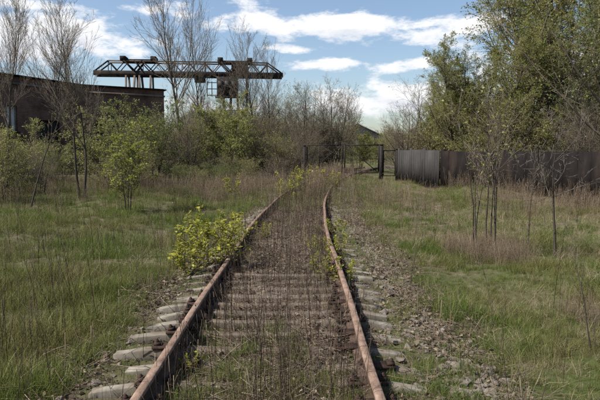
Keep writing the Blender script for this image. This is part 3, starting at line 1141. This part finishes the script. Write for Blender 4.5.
# grey fence: flat concrete panels with grooves; dark fence: upright boards on posts
f1 = link('grey_fence', None, loc=(5.75, 33.9, 0))
tag(f1, 'short grey concrete panel fence between the foot gate and the dark board fence', 'fence')
A, B = np.array([5.78, 33.8]), np.array([7.02, 29.2])
npan = 3
for k in range(npan):
    a = A + (B - A) * k / npan; c = A + (B - A) * (k + 1) / npan
    L_ = np.linalg.norm(c - a); ang = math.atan2(c[1] - a[1], c[0] - a[0])
    m_ = MB()
    m_.box((.04, -.03, -.3), (L_ - .04, .03, 1.74 + .03 * (k % 2)))
    nrib = 5
    for j in range(nrib):
        x0 = .12 + j * (L_ - .24) / nrib
        m_.box((x0, -.037, .02), (x0 + (L_ - .24) / nrib - .09, -.0301, 1.62))
    m_.build('panel', M['concrete_grey'], f1, loc=(a[0] - 5.75, a[1] - 33.9, 0), rot=(0, 0, ang))
    MB().box((-.07, -.08, -.3), (.036, .08, 1.86)).build('post', M['concrete_grey'], f1, loc=(a[0] - 5.75, a[1] - 33.9, 0), rot=(0, 0, ang))

f2 = link('board_fence', None, loc=(7.05, 29.1, 0))
tag(f2, 'long dark weathered board fence behind the saplings at right', 'fence')
A, B = np.array([7.05, 29.1]), np.array([13.4, 15.2])
L_ = np.linalg.norm(B - A); ang = math.atan2(B[1] - A[1], B[0] - A[0])
bw = .62
nb = int(L_ / bw)
bmesh_v = []
for q_ in range(4):
    m_ = MB(); r = np.random.default_rng(q_)
    h = 1.70 + r.uniform(-.015, .015)
    m_.box((.002, -.014, -.25), (bw - .002, .014, h))
    bmesh_v.append(m_.mesh('board', M['board_dark']))
for k in range(nb):
    link('board', bmesh_v[random.randrange(4)], f2, Vector((math.cos(ang) * k * bw, math.sin(ang) * k * bw, random.gauss(0, .012))), (random.gauss(0, .006), random.gauss(0, .004), ang + random.gauss(0, .004)))
for zz in (.45, 1.35):
    MB().box((0, .016, zz - .04), (L_, .06, zz + .04)).build('rail_bar', M['board_dark'], f2, rot=(0, 0, ang))
for k in range(0, int(L_ / 3) + 1):
    MB().box((k * 3 - .07, .062, -.4), (k * 3 + .07, .2, 1.8)).build('post', M['board_dark'], f2, rot=(0, 0, ang))


# ------------------------------------------------------------------ brick building
def uv_box(me):
    """wall UVs in metres: along the wall, up"""
    uvl = me.uv_layers.new(name='UVMap')
    for p in me.polygons:
        n_ = p.normal
        t = Vector((-n_.y, n_.x, 0))
        for li in p.loop_indices:
            co = me.vertices[me.loops[li].vertex_index].co
            uvl.data[li].uv = (co.dot(t), co.z) if t.length > .1 else (co.x, co.y)


bld = link('brick_building', None, loc=(-19.5, 52.2, 0))
tag(bld, 'long dark red brick building with flat roof behind the trees at left', 'building')
BO = np.array([-19.5, 52.2])
foot = [np.array(p) for p in ((-27.5, 32.3), (-19.5, 52.2), (-13.1, 56.5), (-20, 69), (-46, 62), (-46, 34))]
BH = 7.45


def wall_with_holes(a, c, holes, H, name):
    """a brick wall from a to c, with real openings (u0, u1, z0, z1), 0.4 m thick reveals"""
    a = a - BO; c = c - BO
    d = c - a; Lw = np.linalg.norm(d); d = d / Lw
    nin = np.array([-d[1], d[0]])
    us = sorted(set([0, Lw] + [h[0] for h in holes] + [h[1] for h in holes]))
    zs = sorted(set([-.5, H] + [h[2] for h in holes] + [h[3] for h in holes]))
    b = MB()
    P3 = lambda u, z, dep=0.: (*(a + d * u + nin * dep), z)
    for i_ in range(len(us) - 1):
        for j in range(len(zs) - 1):
            um, zm = (us[i_] + us[i_ + 1]) / 2, (zs[j] + zs[j + 1]) / 2
            if any(h[0] < um < h[1] and h[2] < zm < h[3] for h in holes):
                continue
            b.quad(P3(us[i_], zs[j]), P3(us[i_ + 1], zs[j]), P3(us[i_ + 1], zs[j + 1]), P3(us[i_], zs[j + 1]))
    for u0, u1, z0, z1 in holes:
        for (p, q_) in (((u0, z0), (u0, z1)), ((u1, z1), (u1, z0)), ((u0, z1), (u1, z1)), ((u1, z0), (u0, z0))):
            b.quad(P3(*p), P3(*q_), P3(*q_, .3), P3(*p, .3))
    o = b.build(name, M['brick'], bld)
    uv_box(o.data)
    return a, d, nin


def window(a, d, nin, u0, u1, z0, z1, pale=False):
    P3 = lambda u, z, dep: np.array((*(a + d * u + nin * dep), z))
    b = MB()
    up = (nin[0], nin[1], 0)
    for (p, q_) in (((u0 + .04, z0), (u0 + .04, z1)), ((u1 - .04, z0), (u1 - .04, z1)), ((u0 + .08, z0 + .04), (u1 - .08, z0 + .04)), ((u0 + .08, z1 - .04), (u1 - .08, z1 - .04)),
                    (((u0 + u1) / 2, z0 + .08), ((u0 + u1) / 2, z1 - .08))):
        b.bar(P3(*p, .2), P3(*q_, .2), .08, .08, up)
    w_ = b.build('window', M['plaster'] if pale else M['board_dark'], bld)
    g = MB().quad(P3(u0, z0, .25), P3(u1, z0, .25), P3(u1, z1, .25), P3(u0, z1, .25))
    g.build('pane', M['window_pale'] if pale else M['glass_dark'], w_)
    s_ = MB().bar(P3(u0 - .1, z0 - .05, -.04), P3(u1 + .1, z0 - .05, -.04), .22, .09)
    s_.build('sill', M['concrete_grey'], w_)


Lw0 = np.linalg.norm(foot[1] - foot[0]); Lw1 = np.linalg.norm(foot[2] - foot[1])
h0 = [(13.5, 14.5, 3.2, 5.2), (16.6, 18.9, 2.4, 4.2), (10.0, 11.6, 2.4, 4.6), (6.0, 7.6, 2.4, 4.6)]
a_, d_, n_ = wall_with_holes(foot[0], foot[1], h0, BH, 'wall')
for k, h in enumerate(h0):
    window(a_, d_, n_, *h, pale=(k == 0))
h1 = [(1.2, 2.8, 2.3, 4.4), (4.6, 6.2, 2.3, 4.4)]
a_, d_, n_ = wall_with_holes(foot[1], foot[2], h1, BH, 'wall')
for h in h1:
    window(a_, d_, n_, *h)
for k in range(2, 6):
    wall_with_holes(foot[k], foot[(k + 1) % 6], [], BH, 'wall')
b = MB()
b.add([(*(p - BO), BH - .3) for p in foot], None, [(0, 1, 5), (1, 4, 5), (1, 3, 4), (1, 2, 3)])
b.build('roof', M['roof_grey'], bld)
for k in range(6):
    p, q_ = foot[k] - BO, foot[(k + 1) % 6] - BO
    dd = (q_ - p) / np.linalg.norm(q_ - p)
    MB().bar((*(p - dd * .1), BH + .06), (*(q_ - dd * .12), BH + .06), .5, .12).build('coping', M['board_dark'], bld)
    MB().bar((*(p + dd * .02 + np.array([dd[1], -dd[0]]) * .04), BH - .55), (*(q_ - dd * .1 + np.array([dd[1], -dd[0]]) * .04), BH - .55), .14, .16).build('brick_band', M['brick'], bld)

# ------------------------------------------------------------------ gantry crane far behind
crane = link('gantry_crane', None, loc=(-17.7, 95, 0))
tag(crane, 'rusty gantry crane with lattice bridge and hanging cabin above the trees', 'crane')
crane.rotation_euler = (0, 0, R(6))
CX0, CX1 = -14.9, 14.9           # bridge ends along local x
zb, zt = 13.85, 15.75            # lower and upper chord
for sy in (-1.1, 1.1):
    MB().bar((CX0, sy, zb), (CX1, sy, zb), .36, .75).build('girder', M['steel_dark'], crane)
    MB().bar((CX0 + 2.3, sy, zt), (CX1 - 2.5, sy, zt), .2, .2).build('top_chord', M['steel_grey'], crane)
    for (xa, xb) in ((CX0 + .2, CX0 + 2.3), (CX1 - .2, CX1 - 2.5)):
        MB().bar((xa, sy, zb + .3), (xb, sy, zt), .2, .2).build('end_strut', M['steel_dark'], crane)
    xs_ = np.linspace(CX0 + 2.3, CX1 - 2.5, 21)
    for k in range(20):
        za, zc = (zt - .1, zb + .37) if k % 2 == 0 else (zb + .37, zt - .1)
        MB().bar((xs_[k], sy, za), (xs_[k + 1], sy, zc), .13, .13).build('diagonal', M['steel_red'] if 3 < k < 17 and k % 5 else M['steel_dark'], crane)
    for k in range(0, 21, 4):
        MB().bar((xs_[k], sy, zb + .37), (xs_[k], sy, zt - .1), .11, .11, up=(0, 1, 0)).build('upright', M['steel_grey'], crane)
for k in range(11):
    xx = CX0 + .5 + k * (CX1 - CX0 - 1) / 10
    MB().bar((xx, -.9, zb - .2), (xx, .9, zb - .2), .2, .2).build('cross_beam', M['steel_dark'], crane)
for lx, grey in ((-8.0, True), (7.2, False)):
    for sx in (-2.35, 2.35):
        MB().box((lx + sx - .42, -1.35, zt + .1), (lx + sx + .42, 1.35, zt + .75)).build('end_truck', M['steel_dark'], crane)
    MB().box((lx - 2, -1.2, zt + .1), (lx + 2, 1.2, zt + .28)).build('platform', M['steel_dark'], crane)
    for sy in (-1.3, 1.3):
        for (xa, xb) in ((-2.2, -.6), (-.6, .6), (.6, -.6), (.6, 2.2)):
            MB().bar((lx + xa, sy, zt + .05), (lx + xb, sy, zb + .4), .17, .17).build('knee_brace', M['steel_dark'], crane)
    # legs: A-frames spreading towards their rails on the ground
    for sy in (-1, 1):
        for (xa, xb) in ((-1.9, -1.75), (-.55, -1.2), (.15, .85), (1.9, 1.7)):
            MB().bar((lx + xa, sy * 1.2, zb - .37), (lx + xb, sy * 4.2, .3), .28, .28).build('leg', M['steel_grey'] if grey else M['steel_dark'], crane)
        for z_ in (4.0, 8.0):
            f_ = (zb - z_) / (zb - .3)
            MB().bar((lx - 1.8, sy * (1.2 + 3 * f_), z_), (lx + 1.8, sy * (1.2 + 3 * f_), z_), .18, .18).build('leg_tie', M['steel_grey'] if grey else M['steel_dark'], crane)
    for sx in (-1.75, 1.7):
        MB().bar((lx + sx, -4.9, .3), (lx + sx, 4.9, .3), .4, .6).build('bogie', M['steel_dark'], crane)
# operator's cabin under the girder, with windows and a ladder cage
MB().box((4.3, -2.6, zb - 3.6), (7.7, -.9, zb - .55)).build('cabin', M['steel_dark'], crane)
for k in range(3):
    MB().box((4.5 + k * 1.08, -2.64, zb - 2.3), (5.3 + k * 1.08, -2.605, zb - 1.2)).build('cabin_window', M['glass_dark'], crane)
MB().box((4.0, -2.9, zb - 3.75), (8.0, -.6, zb - 3.6)).build('cabin_floor', M['steel_dark'], crane)
for z_ in (zb - 3.4, zb - 2.4, zb - 1.4):
    MB().bar((2.7, -1.8, z_), (4.3, -1.8, z_), .12, .12).build('ladder_rung', M['steel_dark'], crane)
for x_ in (2.75, 3.5):
    MB().bar((x_, -1.8, zb - 3.6), (x_, -1.8, zb - 1.2), .12, .12, up=(0, 1, 0)).build('ladder_side', M['steel_dark'], crane)
for x_ in (4.6, 7.4):
    MB().bar((x_, -1.7, zb - .6), (x_, -1.7, zb + .2), .2, .2, up=(0, 1, 0)).build('hanger', M['steel_dark'], crane)
MB().box((.7, -.7, zb - 1.2), (2.4, .7, zb - .4)).build('hoist_trolley', M['steel_dark'], crane)
MB().box((6.6, -.8, zb + .4), (9.3, .8, zt - .2)).build('winch_house', M['steel_red'], crane)

# ------------------------------------------------------------------ distant house
hs = link('distant_house', None, loc=(12.4, 125, 0))
tag(hs, 'small distant house with grey gabled roof seen above the gate', 'house')
b = MB()
b.add([(-4.6, 0, 0), (4.6, 0, 0), (4.6, 0, 4.9), (0, 0, 7.2), (-4.6, 0, 4.9), (-4.6, 9, 0), (4.6, 9, 0), (4.6, 9, 4.9), (0, 9, 7.2), (-4.6, 9, 4.9)],
      [(0, 1, 2, 4), (6, 5, 9, 7), (1, 6, 7, 2), (5, 0, 4, 9)], [(4, 2, 3), (7, 9, 8)])
b.build('wall', M['plaster'], hs)
b = MB()
for s in (-1, 1):
    b.bar((s * 2.55, -.5, 6.13), (s * 2.55, 9.5, 6.13), 5.9, .14, up=(s * .45, 0, .9))
b.build('roof', M['roof_grey'], hs)
for x_ in (-2.6, 1.4):
    w_ = MB().box((x_, -.06, 1.6), (x_ + 1.2, -.005, 3.1)).build('window', M['plaster'], hs)
    MB().box((x_ + .1, -.075, 1.7), (x_ + 1.1, -.0605, 3.0)).build('pane', M['glass_dark'], w_)


# ------------------------------------------------------------------ trees
def tree_meshes(name, H, rad, spec, seed, leaf=None, stems=1, spreadr=0., lean=(0, 0), twig='twig', sparse=1.0, wob=.05, ntr=10, stem_out=.12, t_first=.3, bark='bark'):
    """spec: per level (count, t0, t1, angle, angle jitter, length ratio, tropism, droop, points, sides). Returns meshes trunk, crown, foliage"""
    global rng
    keep = rng
    rng = np.random.default_rng(seed)
    P0 = np.zeros((stems, 3)); D0 = np.zeros((stems, 3)); D0[:, 2] = 1
    if stems > 1:
        a = np.arange(stems) * 6.283 / stems + rng.uniform(0, 1, stems)
        P0[:, 0] = spreadr * np.cos(a); P0[:, 1] = spreadr * np.sin(a)
        D0[:, 0] = stem_out * np.cos(a); D0[:, 1] = stem_out * np.sin(a)
    P0[:, 2] = -.15
    D0[:, 0] += lean[0]; D0[:, 1] += lean[1]
    Ln = H * np.where(np.arange(stems) == 0, 1.0, rng.uniform(.72, 1.0, stems))
    P, T = grow(P0, D0, Ln, ntr, wob, .03)
    Rr = rad * rng.uniform(.75, 1, stems)[:, None] * (1 - .88 * np.linspace(0, 1, ntr)[None] ** .9)
    Rr[:, 0] *= 1.25
    tb = MB().add(*tubes(P, Rr, 7))
    cb = MB(); lb = MB()
    lv = (P, T, Rr, Ln)
    for li, (cnt, t0, t1, ang, aj, lr, trop, droop, npt, sides) in enumerate(spec):
        p, d, l, r = sprout(*lv, cnt, t0, t1, R(ang), aj, lr, lr * .25, up=.0)
        P, T = grow(p, d, l, npt, .10, trop, droop)
        r = np.clip(r, .004, None)
        Rr = np.maximum(r[:, None] * (1 - .75 * np.linspace(0, 1, npt)[None]), .0035)
        (tb if li == 0 and False else cb).add(*tubes(P, Rr, sides))
        lv = (P, T, Rr, l)
    if leaf:
        mat, cnt, size, kind = leaf
        p, d, l, r = sprout(*lv, cnt, .15, 1.0, R(55), .4, .1, .02)
        k = rng.uniform(0, 1, len(p)) < sparse
        p, d = p[k], d[k]
        p = p + rng.normal(0, size * .35, p.shape)
        sz = size * rng.uniform(.4, 1.35, len(p))
        if kind == 'broad':
            lb.add(*leaf_broad(p, d, sz))
        else:
            V, Q = leaf_quads(p, nrm(d + rng.normal(0, .5, d.shape)), sz, .6)
            lb.add(V, Q)
    rng = keep
    me = [tb.mesh('trunk', M[bark], True), cb.mesh('crown', M[twig], True), lb.mesh('foliage', M[leaf[0]]) if leaf else None]
    return me


def plant_tree(name, meshes, px, d, rot, scale, label, cat='tree', group=None, X=None, tilt=(0, 0)):
    x = gx(px, d) if X is None else X
    e = link(name, None, loc=(x, d, float(gz(x, d))), rot=(tilt[0], tilt[1], rot), scale=scale)
    tag(e, label, cat, group)
    link('trunk', meshes[0], e)
    c = link('crown', meshes[1], e)
    if meshes[2]:
        link('foliage', meshes[2], c)
    return e


# unit heights below are metres at scale 1
#                cnt t0  t1  ang aj  lr   trop droop n sides
UP = [(30, .34, .98, 32, .25, .40, .13, 0, 7, 5), (10, .15, .98, 27, .3, .42, .12, 0, 5, 4), (7, .1, .98, 26, .3, .45, .08, 0, 4, 3)]
UPD = [(30, .36, .98, 36, .25, .42, .12, 0, 7, 5), (11, .12, .98, 30, .3, .42, .10, 0, 5, 4), (7, .1, .98, 28, .3, .45, .06, 0, 4, 3)]
SCRUB = [(16, .12, .95, 48, .3, .52, .06, 0, 6, 5), (9, .15, .98, 40, .3, .48, .05, 0, 5, 4), (8, .1, .98, 38, .3, .48, .03, 0, 4, 3)]
WEEP = [(28, .12, .98, 36, .3, .40, .11, .04, 7, 5), (13, .12, .98, 36, .3, .42, .06, .12, 6, 4), (10, .1, .98, 34, .3, .6, -.05, .2, 5, 3)]
BUSH = [(13, .05, .95, 46, .3, .6, .05, 0, 5, 4), (8, .1, .98, 42, .3, .5, .03, 0, 4, 3), (5, .1, .98, 40, .3, .5, .02, 0, 3, 3)]

POP = [tree_meshes('poplar', 10, .085, UP, 201, ('leaf_olive', 2, .07, 'd'), sparse=.05), tree_meshes('poplar', 10, .135, UPD, 202, ('leaf_olive', 2, .07, 'd'), sparse=.04),
       tree_meshes('poplar', 10, .08, UP, 203, ('leaf_olive', 2, .06, 'd'), stems=2, spreadr=.16, stem_out=.03, sparse=.06)]
BARE = [tree_meshes('bare_tree', 8, .12, SCRUB, 211, ('leaf_olive', 3, .08, 'd'), sparse=.35, stems=3, spreadr=.25, stem_out=.22),
        tree_meshes('bare_tree', 8, .11, SCRUB, 212, None, stems=4, spreadr=.3, stem_out=.3),
        tree_meshes('bare_tree', 8, .12, SCRUB, 213, ('leaf_olive', 2, .08, 'd'), sparse=.2, stems=2, spreadr=.2, stem_out=.2)]
OLIVE = [tree_meshes('willow', 12, .2, WEEP, 221, ('leaf_olive', 13, .078, 'd'), stems=3, spreadr=.3, stem_out=.17, sparse=.75),
         tree_meshes('willow', 12, .19, WEEP, 222, ('leaf_pale', 12, .078, 'd'), stems=3, spreadr=.3, stem_out=.22, sparse=.75)]
GREEN = [tree_meshes('leafy_tree', 8, .12, SCRUB, 231, ('leaf_green', 13, .065, 'd'), stems=2, spreadr=.2, stem_out=.2, sparse=.9),
         tree_meshes('leafy_tree', 8, .1, SCRUB, 232, ('leaf_pale', 8, .12, 'd'), stems=4, spreadr=.3, stem_out=.35, sparse=.8)]
SHR = [tree_meshes('shrub', 4, .05, BUSH, 241, ('leaf_pale', 6, .075, 'd'), stems=5, spreadr=.3, stem_out=.3, sparse=.8),
       tree_meshes('shrub', 4, .05, BUSH, 242, ('leaf_green', 6, .075, 'd'), stems=5, spreadr=.3, stem_out=.3, sparse=.7),
       tree_meshes('shrub', 4, .05, BUSH, 243, None, stems=6, spreadr=.35, stem_out=.35),
       tree_meshes('shrub', 4, .05, BUSH, 244, ('leaf_olive', 5, .075, 'd'), stems=5, spreadr=.3, stem_out=.3, sparse=.5)]
SAP = [(20, .16, .97, 50, .25, .42, .06, 0, 5, 4), (5, .2, .95, 42, .3, .4, .05, 0, 4, 3)]
MAPLE = tree_meshes('maple_sapling', 2.8, .022, SAP, 251, ('leaf_maple', 9, .08, 'broad'), stems=3, spreadr=.06, stem_out=.14, sparse=.85, t_first=.3)
STEMS = [(10, .35, .97, 40, .3, .26, .08, 0, 5, 4), (5, .2, .95, 38, .3, .4, .05, 0, 4, 3)]
CLUMP = tree_meshes('sapling_clump', 3.2, .018, STEMS, 261, ('leaf_pale', 3, .06, 'd'), stems=7, spreadr=.2, stem_out=.05, sparse=.35)
LONE = tree_meshes('small_tree', 2.6, .032, [(11, .38, .98, 52, .3, .42, .03, 0, 6, 5), (7, .15, .98, 44, .3, .45, .03, 0, 5, 4), (4, .1, .95, 40, .3, .45, 0, 0, 3, 3)], 262, None, twig='twig_grey', wob=.07)
THIN = tree_meshes('thin_sapling', 3.4, .036, [(9, .4, .98, 36, .3, .3, .06, 0, 5, 4), (4, .2, .95, 36, .3, .4, .05, 0, 4, 3)], 263, ('leaf_olive', 2, .05, 'd'), sparse=.3, wob=.07)
SEED = [tree_meshes('maple_seedling', .8, .006, [(9, .2, .97, 46, .25, .26, .05, 0, 4, 3)], 271 + k, ('leaf_yellow', 16, .05, 'broad'), stems=4 + k, spreadr=.12 + .05 * k, stem_out=.14, sparse=.9, twig='twig') for k in range(3)]

# --- left side
plant_tree('poplar', POP[0], 9, 24.5, .4, .76, 'bare slender poplar at the extreme left picture edge', group='bare poplars at left')
plant_tree('poplar', POP[2], 82, 22.6, 2.1, .72, 'tall bare twin stemmed poplar in front of the brick wall', group='bare poplars at left')
plant_tree('thin_tree', THIN, 29, 20, 1.0, 1.35, 'thin dark leaning tree below the pale window of the brick building', tilt=(0, .20))
plant_tree('bare_tree', POP[1], 50, 63, 4.0, 1.42, 'bare tree standing behind the roof of the brick building', group='bare trees behind the brick building')
plant_tree('bare_tree', POP[0], 10, 66, 1.2, 1.6, 'bare tree behind the brick roof at the left picture edge', group='bare trees behind the brick building')
plant_tree('poplar', POP[1], 183, 40, .3, 1.2, 'large bare poplar with a dark trunk, crossing the middle of the crane', group='bare poplars by the crane')
plant_tree('poplar', POP[0], 201, 42, 2.6, 1.14, 'bare poplar leaning right just beside the large dark trunked one', group='bare poplars by the crane', tilt=(0, .05))
plant_tree('poplar', POP[2], 256, 45, .9, 1.06, 'bare twin stemmed poplar before the right end of the crane', group='bare poplars by the crane')
plant_tree('poplar', POP[0], 272, 47, 5.1, .90, 'slim bare poplar just right of the crane end', group='bare poplars by the crane')
plant_tree('leafy_tree', GREEN[1], 226, 37, .5, .66, 'fresh green bushy tree under the crane cabin')
plant_tree('maple_sapling', MAPLE, 128, 17.8, .5, 1.0, 'young maple sapling with fresh yellow green leaves in the left meadow')
plant_tree('leafy_shrub', SHR[0], 10, 25, .2, .78, 'pale green shrub at far left under the pale window', cat='shrub', group='shrubs before the brick wall')
plant_tree('leafy_shrub', SHR[1], 62, 33, 1.4, .55, 'low green shrub below the dark window of the brick wall', cat='shrub', group='shrubs before the brick wall')
plant_tree('leafy_shrub', SHR[0], 108, 30, 2.2, .98, 'tall pale green shrub left of the yellow maple sapling', cat='shrub', group='shrubs before the brick wall')
plant_tree('leafy_shrub', SHR[1], 150, 33, 3.1, 1.15, 'green shrub at the right end of the brick wall', cat='shrub', group='shrubs before the brick wall')
plant_tree('leafy_shrub', SHR[3], -8, 21.5, 4, .75, 'dark shrub cut by the left picture edge', cat='shrub', group='shrubs before the brick wall')
# --- middle
plant_tree('bare_tree', BARE[0], 300, 50, .4, .92, 'round bare tree left of the gate opening', group='bare trees behind the gate')
plant_tree('bare_tree', BARE[2], 334, 47, 1.7, .90, 'dense bare tree rising right behind the gate opening', group='bare trees behind the gate')
plant_tree('bare_tree', BARE[1], 276, 52, 2.9, .86, 'bare tree among the thicket right of the slim poplar', group='bare trees behind the gate')
plant_tree('bare_tree', POP[2], 352, 58, 3.3, .72, 'thin bare tree leaning right above the open gate leaf', group='bare trees behind the gate', tilt=(0, .1))
plant_tree('green_bush', GREEN[1], 360, 60, 2.2, .52, 'rounded fresh green bush behind the open gate leaf', cat='bush', group='green bushes behind the gate')
plant_tree('green_bush', GREEN[1], 382, 66, .2, .46, 'lower green bush behind the thick gate post', cat='bush', group='green bushes behind the gate')
# --- right
plant_tree('bare_tree', BARE[2], 408, 39, .2, .72, 'bare spreading tree behind the grey fence', group='bare trees at the grey fence')
plant_tree('bare_tree', BARE[0], 436, 42, 2.5, .82, 'taller bare tree at the joint of grey and dark fence', group='bare trees at the grey fence')
plant_tree('willow', OLIVE[1], 462, 36, 2.7, .66, 'middle sized willow with pale yellow green spring leaves behind the fence', group='willows behind the fence')
plant_tree('willow', OLIVE[0], 541, 34, 1.9, 1.2, 'tallest willow with dense olive hanging branches behind the dark fence', group='willows behind the fence')
plant_tree('willow', OLIVE[1], 441, 39, 5.2, .52, 'smallest willow with thin pale leaves above the end of the grey fence', group='willows behind the fence')
plant_tree('willow', OLIVE[1], 479, 35, 1.1, .60, 'rounded pale willow just right of the middle sized one', group='willows behind the fence')
plant_tree('willow', OLIVE[1], 497, 33, 3.7, .66, 'low willow with yellow green leaves filling the gap left of the tallest willow', group='willows behind the fence')
plant_tree('willow', OLIVE[0], 592, 41, 4.2, 1.0, 'olive willow half hidden right of the tallest one', group='willows behind the fence')
plant_tree('leafy_tree', GREEN[0], 622, 25, 3.4, 1.5, 'green leaved tree reaching in from the right picture edge')
plant_tree('bare_tree', BARE[2], 580, 26, 1.1, .62, 'bare tree with curved dark branches above the fence at right')
plant_tree('sapling_clump', CLUMP, 485, 10.3, .6, 1.0, 'clump of thin dark sapling stems growing from one base in the right meadow', cat='saplings')
plant_tree('small_tree', LONE, 558, 10.2, 1.3, 1.0, 'small bare tree with grey twigs standing alone in the right meadow')
plant_tree('thin_sapling', THIN, 599, 5.3, 2.2, .34, 'thin bare sapling cut by the right picture edge', cat='sapling')
plant_tree('thin_sapling', THIN, 531, 11.2, .9, .55, 'very thin bare sapling between the stem clump and the small bare tree', cat='sapling')
plant_tree('thin_sapling', THIN, 411, 7.6, .1, .22, 'single thin dark stem at the edge of the ballast', cat='sapling')

# --- seedlings along the rails
G = 'maple seedlings along the rails'
for (px, d, v, s, lab) in ((203, 8.6, 2, 1.3, 'largest yellow green maple seedling bush, left of the left rail'),
                           (222, 8.9, 1, 1.28, 'yellow green maple seedling leaning over the left rail beside the largest bush'),
                           (188, 8.3, 0, .95, 'small yellow green seedling on the left side of the largest bush'),
                           (232, 10.2, 1, .9, 'yellow green seedling just behind the left rail bush'),
                           (262, 11.4, 0, .62, 'tiny seedling inside the left rail'),
                           (322, 8.2, 0, .62, 'small yellow green seedling just inside the right rail'),
                           (343, 7.7, 1, .58, 'yellow green seedling right against the outside of the right rail'),
                           (338, 9.6, 0, .62, 'seedling on the outside of the right rail where it starts to bend'),
                           (335, 11.8, 1, .6, 'farthest seedling on the outside of the right rail'),
                           (318, 10.0, 2, .45, 'low seedling between the rails near the right one'),
                           (186, 4.6, 0, .3, 'tiny seedling between the rails near the left rail, closest to the viewer')):
    plant_tree('maple_seedling', SEED[v], px, d, px * .37, s, lab, cat='seedling', group=G)
for (px, d, v, s, lab) in ((288, 20, 1, 1.5, 'leafy yellow green seedling where the left rail vanishes'),
                           (304, 24, 2, 1.7, 'yellow green seedling growing in the middle of the far track'),
                           (330, 25, 0, 1.6, 'yellow green seedling beside the far right rail before the gate'),
                           (231, 25, 1, 1.35, 'slender yellow leaved seedling in the red weeds left of the track')):
    plant_tree('maple_seedling', SEED[v], px, d, px * .37, s, lab, cat='seedling', group='seedlings far down the track')

# --- the wood behind, which reads as one mass
def thicket():
    protos = []
    for t in (SHR[0], SHR[1], SHR[2], SHR[3], BARE[0], BARE[1]):
        V, Q, T, n_ = [], [], [], 0
        me = bpy.data.meshes.new('thicket_kind')
        import bmesh
        bm = bmesh.new()
        for j, part in enumerate(t):
            if part is None:
                continue
            f0 = len(bm.faces)
            bm.from_mesh(part)
            bm.faces.ensure_lookup_table()
            for f in bm.faces[f0:]:
                f.material_index = min(j, 2)
        bm.to_mesh(me); bm.free()
        for part in t:
            me.materials.append(part.materials[0] if part else M['twig'])
        protos.append(me)
    pts, idx, sc = [], [], []
    r = np.random.default_rng(5)

    def add(px0, px1, d0, d1, n, h0, h1, kinds):
        for _ in range(n):
            d = r.uniform(d0, d1); px = r.uniform(px0, px1)
            x = gx(px, d)
            k = int(r.choice(kinds))
            h = r.uniform(h0, h1)
            pts.append((x, d, float(gz(x, d)))); idx.append(k); sc.append(h / (4.2 if k < 4 else 8.2))
    add(-40, 150, 33, 42, 16, 1.4, 2.6, (0, 2, 2, 3, 3))
    add(-40, 150, 25, 33, 12, 1.0, 2.2, (2, 3, 3))
    add(160, 300, 36, 48, 30, 2.2, 4.6, (2, 2, 3, 4, 5, 5, 0))
    add(160, 345, 48, 70, 34, 4.5, 7.4, (4, 5, 5, 3))
    add(255, 325, 36, 46, 12, 2.2, 4.2, (2, 3, 5, 1))
    add(170, 280, 28, 36, 14, .9, 1.9, (2, 3, 1))
    add(340, 400, 66, 100, 14, 2.2, 3.4, (0, 1, 3))
    add(395, 470, 38, 60, 14, 3.4, 5.2, (2, 3, 4, 5))
    add(440, 640, 31, 46, 34, 3.2, 6.0, (0, 2, 3, 3, 4))
    add(560, 700, 20, 30, 10, 2.5, 4.5, (2, 3, 5))
    add(-200, 800, 150, 230, 150, 5.0, 8.5, (0, 3, 4, 5))
    add(-500, -60, 18, 60, 30, 3, 6, (2, 3, 0, 4)); add(640, 1100, 20, 60, 30, 3, 6, (2, 3, 0, 4))
    n_ = len(pts)
    # keep the bushes off the brick building, off the track and on the far side of the fence
    P_ = np.array(pts); ok = np.ones(n_, bool)
    ok &= np.abs(P_[:, 0] - cx(P_[:, 1])) > 1.9
    fa = np.array([7.05, 29.1]); fd = nrm(np.array([[13.4 - 7.05, 15.2 - 29.1]]))[0]
    rel = P_[:, :2] - fa
    crs = fd[0] * rel[:, 1] - fd[1] * rel[:, 0]
    ok &= ~((P_[:, 0] > 6) & (P_[:, 1] < 36) & (crs < 1.2))
    for j in range(n_):
        x, y = P_[j, :2]
        if -46 < x < -13 and y > 33 and y < 70:
            yw = np.interp(x, [-27.5, -19.5, -13.1], [32.3, 52.2, 56.5])
            if y > yw - 1.2:
                ok[j] = False
    P_, idx_, sc_ = P_[ok], np.array(idx)[ok], np.array(sc)[ok]
    o = scatter('thicket', protos, P_, r.uniform(0, 6.28, len(P_)), sc_, idx_, r.normal(0, .04, (len(P_), 2)))
    stuff(o, 'dense bare and half green thicket massed behind the gate, fence and building', 'thicket')


thicket()
